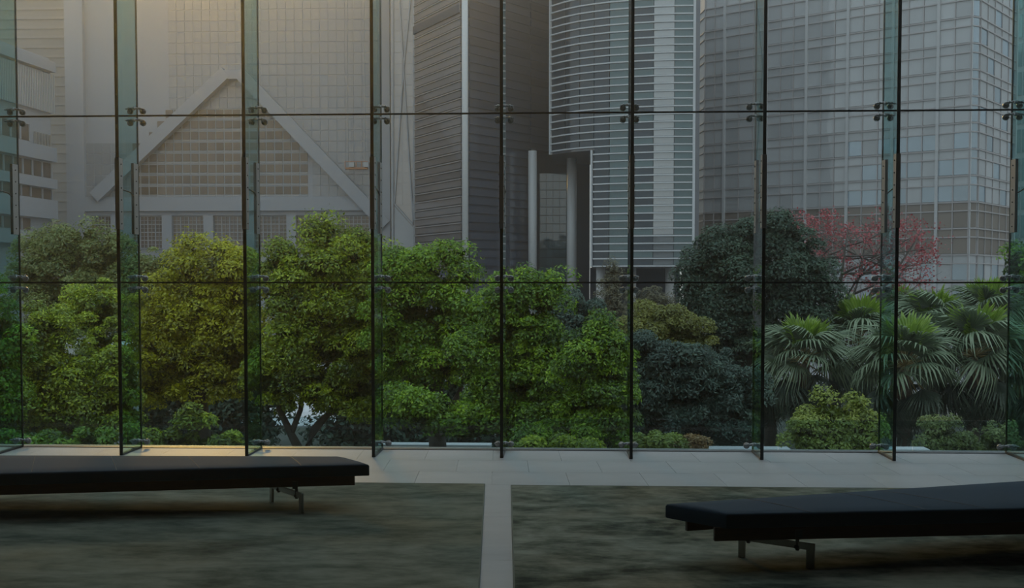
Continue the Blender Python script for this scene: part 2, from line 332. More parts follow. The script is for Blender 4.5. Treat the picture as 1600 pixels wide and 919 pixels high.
# ---- benches
def lerp(a, b, t): return Vector(a) + (Vector(b) - Vector(a)) * t
def bench(label, fa, fb, ba, bb, legs, seams, s, rails):
    """fa, fb: the front top edge from inner end outwards, ba, bb the back edge; z top .33"""
    root = empty('bench', (fa[0], fa[1], .0105), label, 'bench', 'black leather benches on the rugs')
    O = Vector((fa[0], fa[1], .0105)); zt, zb = .32, .237
    nseg = 40; bm_ = bmesh.new()
    # cushion: swept cross sections between front and back edge, rounded rims
    prof = [(0, zb + .006), (0, zt - .014), (.004, zt - .004), (.014, zt)]
    rows = []
    ts = [0, .0025, .006] + [i / nseg for i in range(1, nseg)] + [.994, .9975, 1]
    for t in ts:
        f, b = lerp(fa, fb, t), lerp(ba, bb, t); d = (b - f); W = d.length; d = d / W
        drop = 0 if 0 < ts.index(t) < len(ts) - 1 else .012
        if ts.index(t) in (1, len(ts) - 2): drop = .004
        row = []
        for (u, zz) in prof: row.append((f + d * u, min(zz, zt - drop)))
        for q in (.25, .5, .75): row.append((f + d * (W * q), zt - drop + (.004 if drop == 0 else 0)))
        for (u, zz) in prof[::-1]: row.append((f + d * (W - u), min(zz, zt - drop)))
        row.append((f + d * (W - .01), zb)); row.append((f + d * .01, zb))
        rows.append([bm_.verts.new((p.x - O.x, p.y - O.y, zz - O.z)) for p, zz in row])
    n = len(rows[0])
    for i in range(len(rows) - 1):
        for j in range(n): bm_.faces.new((rows[i][j], rows[i][(j + 1) % n], rows[i + 1][(j + 1) % n], rows[i + 1][j]))
    bm_.faces.new(rows[0][::-1]); bm_.faces.new(rows[-1]); bmesh.ops.recalc_face_normals(bm_, faces=bm_.faces)
    me = bpy.data.meshes.new('cushion'); bm_.to_mesh(me); bm_.free(); me.materials.append(M['leather'])
    for p in me.polygons: p.use_smooth = len(p.vertices) == 4
    me.set_sharp_from_angle(angle=R(50)); cu = link('cushion', me, root)
    for (t1, t2) in seams:
        b = MB(); p, q = lerp(fa, fb, t1) - O, lerp(ba, bb, t2) - O
        pts = [lerp(p, q, u) for u in (0, .03, .25, .5, .75, .97, 1)]
        zs = [zt - .016, zt - .001, zt + .0035, zt + .0045, zt + .0035, zt - .001, zt - .016]
        b.tube([(v.x, v.y, zz - O.z) for v, zz in zip(pts, zs)], .0032, 5); b.build('seam', M['seam'], cu)
    ax = (Vector(fb) - Vector(fa)).normalized(); nb = Vector((-ax.y, ax.x)) if s > 0 else Vector((ax.y, -ax.x))
    if nb.y < 0: nb = -nb
    for (st, dep, ln) in rails:      # start along the front edge, distance behind it, length
        p = Vector(fa[:2]) + ax.xy * st + nb * dep - O.xy; q = p + ax.xy * ln
        if dep > .2:  # the rear rail follows the back edge
            axb = (Vector(bb) - Vector(ba)).normalized().xy; p = Vector(ba[:2]) + axb * st - nb * .07 - O.xy; q = p + axb * ln
            a_ = axb
        else: a_ = ax.xy
        n2 = Vector((-a_.y, a_.x)); n2 = n2 if n2.y > 0 else -n2
        poly = [p, q, q + n2 * .028, p + n2 * .028]
        if (q - p).cross(n2) < 0: poly = poly[::-1]
        MB().prism([(v.x, v.y) for v in poly], .165 - O.z, zb - O.z + .002).build('rail', M['wood'], root, bevel=.002)
    # slats across under the cushion
    for k in range(8):
        t = .06 + k * .125; p, q = lerp(fa, fb, t) - O, lerp(ba, bb, t) - O
        p, q = lerp(p, q, .1), lerp(p, q, .9); a_ = ax.xy * .03
        poly = [(p.x, p.y), (p.x + a_.x, p.y + a_.y), (q.x + a_.x, q.y + a_.y), (q.x, q.y)]
        MB().prism(poly, .21 - O.z, .236 - O.z).build('slat', M['wood'], root)
    for (Lf, Lr) in legs:            # front and rear foot of one steel trestle
        f, r_ = Vector(Lf) - O.xy, Vector(Lr) - O.xy; d = (r_ - f).normalized(); w_ = Vector((-d.y, d.x))
        g = .024
        beam = MB(); poly = [f + w_ * .008 - d * .002, r_ + w_ * .008, r_ - w_ * .008, f - w_ * .008 - d * .002]
        beam.prism([(v.x, v.y) for v in poly], .112 - O.z, .150 - O.z); tr = beam.build('cross_beam', M['bsteel'], root, bevel=.002)
        for P, sg in ((f, 1), (r_, -1)):
            lg = MB(); e = P + d * (.045 if sg > 0 else -.04)
            poly = [P + w_ * .009, e + w_ * .009, e - w_ * .009, P - w_ * .009]
            lg.prism([(v.x, v.y) for v in poly], 0, .150 - O.z if sg > 0 else .158 - O.z); lg.build('leg', M['bsteel'], root, bevel=.002)
        for u, h in ((.10, 1), (.40, 0)):
            c = f + d * u * 1.0; b = MB()
            b.tube([(c.x, c.y, .10 - O.z), (c.x, c.y, .19 - O.z)], .011, 8); b.lathe((c.x, c.y, .118 - O.z), (0, 0, 1), [(-.012, .010), (-.006, .019), (.008, .019), (.014, .010)], 8)
            if h: b.box(c.x - .018, c.x + .018, c.y - .045, c.y - .035, .175 - O.z, .225 - O.z)
            b.build('bracket', M['dsteel'], root)
    return root
zt = .32
RUG = .0105
fa, fe = onz(577, 725.5, zt), onz(0, 740, zt); fb = fa + (fe - fa) * 1.12
ba, be = onz(530, 713, zt), onz(0, 711.3, zt); bb = ba + (be - ba) * 1.12
fa.z = fb.z = ba.z = bb.z = 0
g1 = (onz(473, 803, .01).xy, onz(423, 786, 0).xy)
g1b = (g1[0] + (fb - fa).normalized().xy * 2.9, g1[1] + (fb - fa).normalized().xy * 2.9)
bench('low black leather bench on the left, its square end beside the bare stone strip', fa, fb, ba, bb, [g1, g1b], [(.17, .13), (.42, .40), (.62, .60), (.82, .8)], -1, [(.10, .05, 2.7), (.15, .6, 2.5)])
fa, fe = onz(1135, 803.5, zt), onz(1600, 794, zt); fb = fa + (fe - fa) * 1.5
ba, be = onz(1040, 787, zt), onz(1600, 751, zt); bb = ba + (be - ba) * 1.35
fa.z = fb.z = ba.z = bb.z = 0
g2 = (onz(1272, 892, 0).xy, onz(1154, 873, 0).xy)
g2b = (g2[0] + (fb - fa).normalized().xy * 1.75, g2[1] + (fb - fa).normalized().xy * 1.75)
def tpar(A, B, px, py):
    p = onz(px, py, zt); p.z = 0; return (p - A).dot(B - A) / (B - A).length_squared
bench('low black leather bench on the right, nearer the camera, its corner cut off slantwise', fa, fb, ba, bb, [g2, g2b],
      [(tpar(fa, fb, 1267, 800), tpar(ba, bb, 1165, 779)), (tpar(fa, fb, 1453, 797), tpar(ba, bb, 1312, 770)), (tpar(fa, fb, 1545, 795), tpar(ba, bb, 1372, 766.5)), (.93, .80)], 1, [(-.06, .02, 2.5), (.12, .3, 2.5)])

# ---- unseen fill lights added at the ceiling to brighten the floor
M['fill_lamp'] = bpy.data.materials.new('fill_emitter'); M['fill_lamp'].use_nodes = True
_b = M['fill_lamp'].node_tree.nodes['Principled BSDF']; _b.inputs['Emission Color'].default_value = (.93, .97, 1, 1); _b.inputs['Emission Strength'].default_value = 5.0
for k in range(4):
    t = empty('added_fill_light', (RX0 + 2.4 + k * (RX1 - RX0 - 4.8) / 3, 8.6, TOP), 'long unseen fill light added above the window zone, %s from the left' % ORD[k], 'fill light', 'added fill lights')
    MB().box(-1.25, 1.25, -.35, .35, -.04, .0).box(-1.3, 1.3, -.4, -.35, -.06, 0).box(-1.3, 1.3, .35, .4, -.06, 0).build('housing', M['dsteel'], t)
    MB().box(-1.22, 1.22, -.33, .33, -.05, -.041).build('fill_panel', M['fill_lamp'], t)

# ================================================================== outside
GZ = -4.0
M['ground'] = noisy(mat('park_ground', rough=.9), [(.35, (.04, .05, .03)), (.5, (.07, .075, .055)), (.7, (.12, .12, .10))], .25, detail=5)
M['paving'] = noisy(mat('light_paving', rough=.8), [(.3, (.40, .41, .41)), (.7, (.60, .61, .60))], .5, detail=4)
M['asphalt'] = mat('city_ground', (.20, .20, .20), .9)
tag(MB().box(-90, 90, D + .3, 60, GZ - .5, GZ).build('ground', M['ground']), kind='structure')
tag(MB().box(-160, 160, 60, 230, GZ - .5, GZ).build('street', M['asphalt']), kind='structure')
tag(MB().box(at(385, 442, 50).x, at(600, 442, 50).x, 44, 57, GZ, GZ + .06).build('path', M['paving']), kind='structure')
M['conc'] = mat('pale_concrete', (.50, .53, .50), .8)
M['ledge'] = mat('ledge_concrete', (.24, .27, .27), .7)
led = tag(MB().box(RX0, RX1, D + .05, 13.3, -.75, -.35).build('ledge', M['ledge']), kind='structure')
tag(MB().box(RX0, RX1, D + .3, 12.5, GZ - .2, -.75).build('wall_below', M['ledge']), kind='structure')
# low outer glass balustrade on the ledge
M['bal'] = pane_glass('tinted_balustrade_glass', (.78, .86, .87), 1.3)
bal = empty('balustrade', (0, 13.1, -.35), 'low tinted glass balustrade on the ledge outside the window wall', 'balustrade')
bw = 1.5; k = 0; x = RX0 + .4
bm1 = MB().box(-bw/2 + .006, bw/2 - .006, -.008, .008, .06, .40).mesh('balustrade_pane', M['bal'])
while x + bw < RX1 - .3:
    o = link('balustrade_pane', bm1, bal); o.location = (x + bw / 2, 0, 0); x += bw
MB().box(RX0 + .4, x, -.03, .03, 0, .06).build('base_channel', M['steel'], bal)

# ---- building kit
class Facade:
    """a flat facade from A to B (plan points), seen from the side of the camera; u runs 0..length"""
    def __init__(s, root, A, B):
        s.root = root; s.A = Vector(A[:2]); s.B = Vector(B[:2]); s.d = s.B - s.A; s.len = s.d.length; s.d /= s.len
        s.ang = math.atan2(s.d.y, s.d.x)
        s.n = Vector((s.d.y, -s.d.x))
        if s.n.dot(-s.A) < 0: s.n = -s.n
        s.sgn = 1 if s.n.dot(Vector((s.d.y, -s.d.x))) > 0 else -1
    cache = {}
    def put(s, name, m, u0, u1, z0, z1, out=0.0, th=.1, parent=None, kind=None):
        """a panel from u0 to u1, z0 to z1, whose front face stands `out` before the facade line"""
        key = (name, m.name)
        if key not in Facade.cache: Facade.cache[key] = MB().box(-.5, .5, -.5, .5, -.5, .5).mesh(name, m)
        o = link(name, Facade.cache[key], parent or s.root, kind)
        c = s.A + s.d * ((u0 + u1) / 2) + s.n * (out - th / 2)
        o.location = (c.x, c.y, (z0 + z1) / 2); o.rotation_euler = (0, 0, s.ang); o.scale = (abs(u1 - u0), th, abs(z1 - z0))
        return o
    def into(s, b, u0, u1, z0, z1, out=0.0, th=.1):
        a = s.A + s.d * u0 + s.n * out; e = s.A + s.d * u1 + s.n * out; i = -s.n * th
        poly = [a, e, e + i, a + i]; b.prism([(p.x, p.y) for p in poly], z0, z1)
    def u(s, px):
        """length along the facade of the point seen at column px (at eye level)"""
        d = at(px, 442, 10) ; d = Vector((d.x, d.y)); den = d.x * s.d.y - d.y * s.d.x
        t = (s.A.x * s.d.y - s.A.y * s.d.x) / den; p = d * t
        return (p - s.A).dot(s.d)
    def z(s, px, py):
        u = s.u(px); p = s.A + s.d * u; return at(px, py, p.y).z
def P2(px, Y): v = at(px, 442, Y); return (v.x, v.y)
def body(root, pts, z0, z1, m, name='wall'):
    return MB().prism(pts, z0, z1).build(name, m, root)

M['white'] = mat('white_cladding', (.40, .41, .43), .6)
M['white2'] = mat('pale_grey_cladding', (.52, .52, .52), .6)
M['tan'] = mat('beige_cladding', (.36, .335, .305), .7); M['tan2'] = mat('beige_spandrel', (.39, .365, .335), .7)
M['bronze'] = facade_glass('bronze_glass', (.16, .115, .085), .10, vary=.25)
M['palewin'] = facade_glass('pale_curtain_glass', (.345, .345, .35), .10, vary=.06, bump=.02, bscale=.3)
M['bwin'] = facade_glass('bronze_curtain_glass', (.17, .125, .09), .08, vary=.30, bump=.03, bscale=.4)
M['dkwin'] = facade_glass('dark_window_glass', (.16, .12, .09), .15, vary=.3)

# ==== A: white building with slanting bands, left edge
bA = empty('office_building', (*P2(40, 128), GZ), 'white office block with long dark window bands at the left edge', 'building')
bA.location = (0, 0, 0)
A0, A1 = P2(-120, 108), P2(83, 132)
fA = Facade(bA, A0, A1)
zt_ = fA.z(83, 92)
body(bA, [A0, A1, (A1[0] - 14, A1[1] + 3), (A0[0] - 14, A0[1] + 3)], GZ, zt_, M['white'])
u0, u1 = 0, fA.len
def bandA(ya, yb, m, name, ua=None, ub=None, out=.12):
    return fA.put(name, m, u0 if ua is None else ua, u1 if ub is None else ub, fA.z(83, yb), fA.z(83, ya), out, .2)
# louvre zone
lz0, lz1 = fA.z(83, 178), fA.z(83, 118)
for i in range(44):
    ua = fA.u(-30 + i * 2.62); fA.put('louvre', M['white2'], ua, ua + (fA.u(1) - fA.u(0)) * 1.3, lz0, lz1, .5, .45)
bandA(118, 121, M['tan'], 'beige_strip')  # thin beige strip at the top of the louvre zone
for (ya, yb, xa_, xb_) in ((203, 228, -120, 50), (256, 279, -120, 83), (297, 314, 50, 83), (294, 312, -120, 50), (345, 362, -120, 50)):
    ua, ub = fA.u(xa_), fA.u(xb_)
    bandA(ya, yb, M['bronze'], 'window_band', ua, ub, .02)
    n = max(1, int((xb_ - max(xa_, -40)) / 15))
    for i in range(n): 
        q = fA.u(xb_ - 1.5 - i * 15); fA.put('window_mullion', M['white'], q, q + .25, fA.z(83, yb), fA.z(83, ya), .15, .2)
for i in range(6):
    q = fA.u(56 + i * 4.6); fA.put('louvre', M['tan'], q, q + (fA.u(1) - fA.u(0)) * 1.4, fA.z(83, 236), fA.z(83, 212), .3, .25)
for (ya, yb) in ((98, 114), (232, 254), (281, 296), (314, 343), (364, 384)):
    fA.put('spandrel_band', M['white'], u0, u1, fA.z(83, yb), fA.z(83, ya), .75, .75)
# brownish slab behind it
bS = empty('tower', (0, 0, 0), 'narrow beige tower slab between the white banded block and the braced building', 'building')
s0, s1 = P2(-120, 150), P2(111, 150); fS = Facade(bS, s0, s1); zs = at(90, -60, 150).z
body(bS, [s0, s1, (s1[0], s1[1] + 14), (s0[0], s0[1] + 14)], GZ, zs, M['tan'])
for i in range(26):
    zz = at(90, 330 - i * 15, 150).z; fS.put('spandrel', M['tan2'], .05, fS.len - .05, zz, zz + .35, .08, .1)

# ==== B: pale braced building
YB = 140
bB = empty('braced_building', (0, 0, 0), 'pale building with a giant slanting brace above a row of gridded windows', 'building')
def XB(px): return at(px, 442, YB).x
def ZB(py): return at(700, py, YB).z + 0 * py
fB = Facade(bB, (XB(110), YB), (XB(612), YB)); fB.zz = lambda py: at(360, py, YB).z
zB = fB.zz(-90)
body(bB, [(XB(110), YB), (XB(612), YB), (XB(612), YB + 30), (XB(110), YB + 30)], GZ, zB, M['white'])
# curtain grid: visible bronze panes in the gable triangle, pale panes around
pxs = [218 + 13.05 * i for i in range(21)]; pys = [308 - 17.2 * j for j in range(8)]
for j in range(8):
    ya, yb = 308 - 17.2 * (j + 1), 308 - 17.2 * j
    xl, xr = 209 + max(0, (230 - (ya + yb) / 2)) * 1.1, 482 - max(0, (240 - (ya + yb) / 2)) * .9
    for i in range(21):
        a, b = 209 + 13.05 * i, 209 + 13.05 * (i + 1)
        if a < xl - 4 or b > xr + 4: continue
        fB.put('window_pane', M['bwin'], fB.u(a + .9), fB.u(b - .9), fB.zz(yb - 4.2), fB.zz(ya + 1), .06, .1)
        fB.put('spandrel', M['palewin'], fB.u(a + .9), fB.u(b - .9), fB.zz(yb - .8), fB.zz(yb - 3.6), .05, .1)
b = MB()
for i in range(9, 35):
    for j in range(0, 19):
        a, bb_ = 150 + 13.05 * i, 150 + 13.05 * (i + 1); ya = 308 - 17.2 * (j + 1)
        if j < 8 and a < 482 - max(0, (240 - ya - 8) ) * .9 - 4: continue
        fB.into(b, fB.u(a + .5), fB.u(bb_ - .5), fB.zz(ya + 16.4), fB.zz(ya + .8), .05, .1)
for i in range(-3, 5):
    for j in range(0, 5):
        a = 150 + 13.05 * i; ya = 308 - 17.2 * (j + 1)
        fB.into(b, fB.u(a + .5), fB.u(a + 12.5), fB.zz(ya + 16.4), fB.zz(ya + .8), .05, .1)
o = b.build('curtain_pane', M['palewin'], bB); o['kind'] = 'stuff'
# cornice above the windows, piers, windows
for (ya, yb, out) in ((308, 312, .5), (312, 330, .8), (330, 337, .4)):
    fB.put('cornice', M['white'], fB.u(138), fB.u(600), fB.zz(yb), fB.zz(ya), out, out)
wx = [(145, 177), (209.5, 256.5), (272, 321), (336, 385), (400, 450), (464.5, 514.5), (528.5, 578)]
for (a, b_) in wx:
    wn = fB.put('window', M['dkwin'], fB.u(a), fB.u(b_), fB.zz(388), fB.zz(338), -.02 + .06, .1)
    n = 4 if b_ - a > 40 else 3
    cw = (b_ - a) / n
    for i in range(n):
        for j in range(4):
            pa = fB.put('window_pane', M['bronze'], fB.u(a + cw * i + .8), fB.u(a + cw * (i + 1) - .8), fB.zz(338 + 12.5 * (j + 1) - .8), fB.zz(338 + 12.5 * j + .8), .10, .05)
    g = MB()
    for i in range(n * 2 + 1):
        uu = fB.u(a + cw * i / 2); hw = .055 if i % 2 == 0 else .022; fB.into(g, uu - hw, uu + hw, fB.zz(388), fB.zz(338), .2, .1)
    for j in range(9):
        zz = fB.zz(338 + 6.25 * j); hw = .055 if j % 2 == 0 else .022; fB.into(g, fB.u(a), fB.u(b_), zz - hw, zz + hw, .19, .09)
    o = g.build('glazing_bar', M['white'], bB); o['kind'] = 'stuff'
for (a, b_) in ((138, 145), (177, 209.5), (256.5, 272), (321, 336), (385, 400), (450, 464.5), (514.5, 528.5), (578, 600)):
    fB.put('pier', M['white'], fB.u(a), fB.u(b_), GZ, fB.zz(337), .6, .6)
def brace(root, p, q, Y, wpx, m, th=1.2, name='brace'):
    a, c = at(*p, Y), at(*q, Y); wv = wpx / F * Y / 2; d = (c - a).normalized(); nn = Vector((-d.z, 0, d.x)) * wv
    vs = [a + nn, c + nn, c - nn, a - nn]; b = MB(); b.add([v for v in vs] + [v + Vector((0, th, 0)) for v in vs], [(0, 1, 2, 3), (7, 6, 5, 4), (0, 4, 5, 1), (1, 5, 6, 2), (2, 6, 7, 3), (3, 7, 4, 0)])
    return b.build(name, m, root)
brace(bB, (146, 308), (352, 112), YB - 1.3, 19, M['white'])
brace(bB, (372, 112), (602, 352), YB - 1.3, 19, M['white'])
brace(bB, (344, 116), (381, 116), YB - 1.25, 14, M['white'], name='brace_node')
fB.put('corner_column', M['white'], fB.u(597), fB.u(612), GZ, zB, 1.0, 1.0)
fB.put('corner_column', M['white'], fB.u(110), fB.u(138), GZ, zB, .7, .7)
# gondola
gd = empty('cleaning_gondola', (0, 0, 0), 'small orange window cleaning gondola hanging before the pale braced building', 'gondola')
fg = Facade(gd, (XB(544), YB - 1.6), (XB(578), YB - 1.6)); M['orange'] = mat('orange_paint', (.50, .22, .10), .5)
fg.put('platform', M['orange'], 0, fg.len, fB.zz(267), fB.zz(264.5), 0, .7)
for i in range(5): fg.put('post', M['orange'], fg.len * i / 4 - .05, fg.len * i / 4 + .05, fB.zz(264), fB.zz(255), 0, .1)
fg.put('rail', M['orange'], 0, fg.len, fB.zz(256), fB.zz(255), 0, .1)
for i in (.5, 4.2 / 5 * fg.len): fg.put('motor', M['white2'], i, i + .6, fB.zz(264), fB.zz(257), .1, .5)
MB().tube([(XB(548), YB - 1.3, fB.zz(256)), (XB(548), YB - 1.3, zB)], .05, 5).build('cable', M['steel'], gd)
MB().tube([(XB(574), YB - 1.3, fB.zz(256)), (XB(574), YB - 1.3, zB)], .05, 5).build('cable', M['steel'], gd)

# ==== C: faceted corner with thin white cross lines
M['rose'] = facade_glass('rose_grey_glass', (.36, .31, .29), .25, vary=.12, bump=.02)
M['rose_dk'] = facade_glass('dark_rose_glass', (.19, .165, .16), .18, vary=.22, bump=.01)
M['slate'] = facade_glass('slate_glass', (.07, .08, .105), .13, vary=.25, bump=.01)
M['colm'] = mat('round_column_cladding', (.60, .60, .59), .35)
YC = 132
bC = empty('faceted_tower', (0, 0, 0), 'narrow rose grey tower face crossed by thin white diagonals', 'building')
c0, c1 = P2(612, YC), P2(650, YC); fC = Facade(bC, c0, c1); zC = at(630, -90, YC).z
body(bC, [c0, c1, (c1[0], c1[1] + 25), (c0[0], c0[1] + 25)], GZ, zC, M['rose'])
nC = 24
for i in range(nC):
    zz = at(630, 320 - i * 17, YC).z; z2 = at(630, 320 - (i + 1) * 17 + 1.2, YC).z
    fC.put('window_pane', M['rose'], .15, fC.len * .5 - .1, zz, z2, .06, .08); fC.put('window_pane', M['rose'], fC.len * .5 + .1, fC.len - .15, zz, z2, .06, .08)
for p, q, wd in (((620, -60), (640, 262), 2.2), ((640, 262), (646, 352), 2.2), ((647, -60), (630, 110), 2.2), ((630, 110), (616, 318), 2.2), ((616, 318), (646, 352), 2.0), ((646.5, -90), (646.5, 400), 2.6), ((613.5, -90), (613.5, 440), 2.6)):
    brace(bC, p, q, YC - .35, wd, M['white'], .3)
v0, v1, v2, v3 = (at(616, 322, YC - .2), at(646, 356, YC - .2), at(646, 460, YC - .2), at(616, 460, YC - .2))
MB().add([v0, v1, v2, v3] + [v + Vector((0, .18, 0)) for v in (v0, v1, v2, v3)], [(0, 1, 2, 3), (7, 6, 5, 4), (0, 4, 5, 1), (1, 5, 6, 2), (2, 6, 7, 3), (3, 7, 4, 0)]).build('plinth_panel', M['white2'], bC)

# ==== D: dark ribbed tower with round corner column
bD = empty('ribbed_tower', (0, 0, 0), 'tall rose and slate tower of fine ribs with a round pale corner column', 'building')
d0, d1, d2 = P2(650, 122), P2(724, 112), P2(862, 124)
zD = at(727, -120, 112).z
fD, fE_ = Facade(bD, d0, d1), Facade(bD, d1, d2)
dm = fE_.A + fE_.d * fE_.u(827); zov = fE_.z(845, 235)
body(bD, [d0, d1, (dm.x, dm.y), (dm.x, 125.4), (d0[0], 125.4)], GZ, zD, M['slate'])
body(bD, [(dm.x, dm.y), d2, (d2[0] - .3, 125.4), (dm.x, 125.4)], zov, zD, M['slate'], 'overhang')
pitch = .86; z_ = at(727, 470, 112).z; i = 0; rib = MB(); rib2 = MB()
while z_ < zD - 1 and i < 60:
    if z_ > 2.5:
        fD.put('rib_panel', M['rose_dk'], .05, fD.len - .3, z_, z_ + pitch * .70, .12, .1)
    fD.into(rib, .02, fD.len - .25, z_ + pitch * .74, z_ + pitch * .86, .22, .2)
    fE_.put('rib_panel', M['slate'], fE_.u(733), fE_.u(826), z_, z_ + pitch * .74, .12, .1)
    if z_ > zov: fE_.put('rib_panel', M['slate'], fE_.u(828), fE_.u(861), z_, z_ + pitch * .74, .12, .1)
    z_ += pitch; i += 1
M['ribm'] = mat('thin_rib_metal', (.30, .27, .26), .5)
o = rib.build('rib', M['ribm'], bD); o['kind'] = 'stuff'
fD.put('dark_band', M['slate'], .05, fD.len - .3, fD.z(700, 24) - .4, fD.z(700, 24) + .4, .3, .2)  # dark slate band across the rose face
def column(root, px, Y, rpx, ya, m=None, yb=None):
    c = at(px, 442, Y); r = rpx / F * Y; zb_ = GZ if yb is None else at(px, yb, Y).z
    return MB()._lathe2(Vector((c.x, c.y, zb_)), Vector((0, 0, 1)), [(0, r), (at(px, ya, Y).z - zb_, r)], 24).build('column', m or M['colm'], root, smooth=True)
column(bD, 727, 110.5, 4.8, -120)
column(bD, 832, 119, 6.8, 236)
M['teal'] = facade_glass('teal_lobby_glass', (.10, .17, .19), .16, vary=.15, bump=.02)
M['navy'] = mat('navy_recess', (.030, .036, .052), .6)
bR = empty('lobby_block', (0, 0, 0), 'recessed dark lobby with a teal glass wall between two pale columns', 'building')
r0, r1 = P2(838, 126), P2(921, 126); fR = Facade(bR, r0, r1)
body(bR, [r0, r1, (r1[0], r1[1] + 12), (r0[0], r0[1] + 12)], GZ, at(900, 225, 126).z, M['navy'])
for i in range(4):
    for j in range(13):
        a = 843 + i * 10.5; fR.put('glass_panel', M['teal'], fR.u(a), fR.u(a + 10), fR.zz(0) if 0 else at(860, 442 - j * 13.2, 126).z, at(860, 442 - (j + 1) * 13.2 + .8, 126).z, .1, .1)
column(bR, 893, 119, 7.6, 246)

# ==== E: curved dark tower with pale bands
bE = empty('curved_tower', (0, 0, 0), 'dark glass tower with a curved front and many thin pale bands', 'building')
ptsE = [P2(862, 115.6), P2(884, 113.9), P2(906, 112.7), P2(928, 111.9), P2(952, 111.2), P2(985, 110.6), P2(1020, 110.1), P2(1052, 109.9), P2(1083, 109.9)]
zE = at(985, -90, 110).z; zl = at(900, 237, 113).z; zr = at(1000, 416, 110.3).z
back = [(ptsE[-1][0], 125.5), (ptsE[0][0] + .3, 125.5)]
body(bE, ptsE[3:] + [(ptsE[-1][0], 121.5), (ptsE[3][0], 121.5)], zr, zl, M['slate'], 'lower_block')
body(bE, ptsE + back, zl, zE, M['slate'], 'upper_block')
M['eglass'] = facade_glass('blue_grey_mirror_glass', (.030, .042, .056), .09, (.82, .92, 1.0), vary=.28, bump=.05, bscale=.22, stretch=(1, 1, .35))
M['eglass2'] = facade_glass('pale_reflection_glass', (.30, .32, .33), .34, (.95, .98, 1.0), vary=.08, bump=.05, bscale=.25, stretch=(1, 1, .3))  # pale body colour stands in for a reflected pale building
M['eglass3'] = facade_glass('teal_reflection_glass', (.075, .12, .13), .14, (.75, .92, .95), vary=.25, bump=.05, bscale=.25, stretch=(1, 1, .3))  # teal reflection streaks put into the body colour
M['eband'] = mat('pale_metal_band', (.62, .63, .64), .4)
fac = [Facade(bE, ptsE[i], ptsE[i + 1]) for i in range(len(ptsE) - 1)]
pz = at(985, 416 - 11.75, 110.5).z - at(985, 416, 110.5).z; z_ = zr; i = 0
while z_ < zE - pz:
    low = z_ < zl - .1; band = MB()
    for q, f in enumerate(fac):
        if low and q < 3: continue
        m_ = M['eglass']
        if q == 6: m_ = M['eglass2']
        if q == 7 or q == 4: m_ = M['eglass3']
        if q in (5,) and i % 3 == 1: m_ = M['eglass3']
        f.put('glass_band', m_, .03, f.len - .03, z_ + .12, z_ + pz - .02, .10, .1)
        f.into(band, -.02, f.len + .02, z_ - .045, z_ + .075, .28, .26)
    band.build('pale_band', M['eband'], bE); z_ += pz; i += 1
fac[-1].put('edge_mullion', M['eband'], fac[-1].len - .15, fac[-1].len + .08, zr, zE, .32, .3)
fac[0].put('edge_mullion', M['eband'], -.08, .1, zl, zE, .32, .3)
fac[3].put('edge_mullion', M['eband'], -.25, -.1, zr, zl, .32, .3)
for px_ in (938.5, 1046.5, 990): column(bE, px_, 114, 7 if px_ != 990 else 4, 416)
fN = Facade(bE, P2(900, 124), P2(1090, 124)); body(bE, [P2(922, 122), P2(1062, 122), P2(1062, 133), P2(922, 133)], GZ, zr, M['navy'], 'recess_wall')
fac[-1].put('side_return', M['slate'], fac[-1].len + .1, fac[-1].len + .5, GZ, zE, 0, 1.0)

# ==== F: pale gridded curtain wall tower
bF = empty('gridded_tower', (0, 0, 0), 'broad pale curtain wall tower with brown spandrels near its foot', 'building')
f0, f1, f2, f3, f4 = P2(1089, 129.5), P2(1100, 126.3), P2(1512, 109.5), P2(1524, 109.9), P2(1580, 119)
zF = at(1512, -90, 109.5).z
body(bF, [f0, f1, f2, f3, f4, (f4[0], 145), (f0[0], 145)], GZ, zF, M['white2'])
M['fwin'] = facade_glass('silver_mirror_glass', (.44, .45, .455), .11, (.92, .97, 1.0), vary=.13, bump=.06, bscale=.35)
M['fblue'] = facade_glass('blue_corner_and_reflection_glass', (.14, .20, .25), .38, (.8, .92, 1.0), vary=.3, bump=.08, bscale=.3)  # blue corner panes; on the other faces reflections put into pane colour
M['fbrown'] = facade_glass('brown_spandrel_glass', (.21, .175, .145), .07, vary=.10)
M['frame'] = mat('rose_grey_mullion', (.42, .39, .385), .5)
fF = Facade(bF, f1, f2); fF1 = Facade(bF, f0, f1); fF2 = Facade(bF, f2, f3); fF3 = Facade(bF, f3, f4)
XR = 1462
def zF_(y): return fF.z(XR, y)
period = 40.6; ybase = 317.5                        # the brown zone starts below this line
majors = [1131, 1196, 1258, 1322, 1392, XR]
edges = [1100, 1115, 1131, 1153, 1175, 1196, 1217, 1237, 1258, 1280, 1301, 1322, 1345, 1369, 1392, 1415, 1438, XR, 1487, 1512]
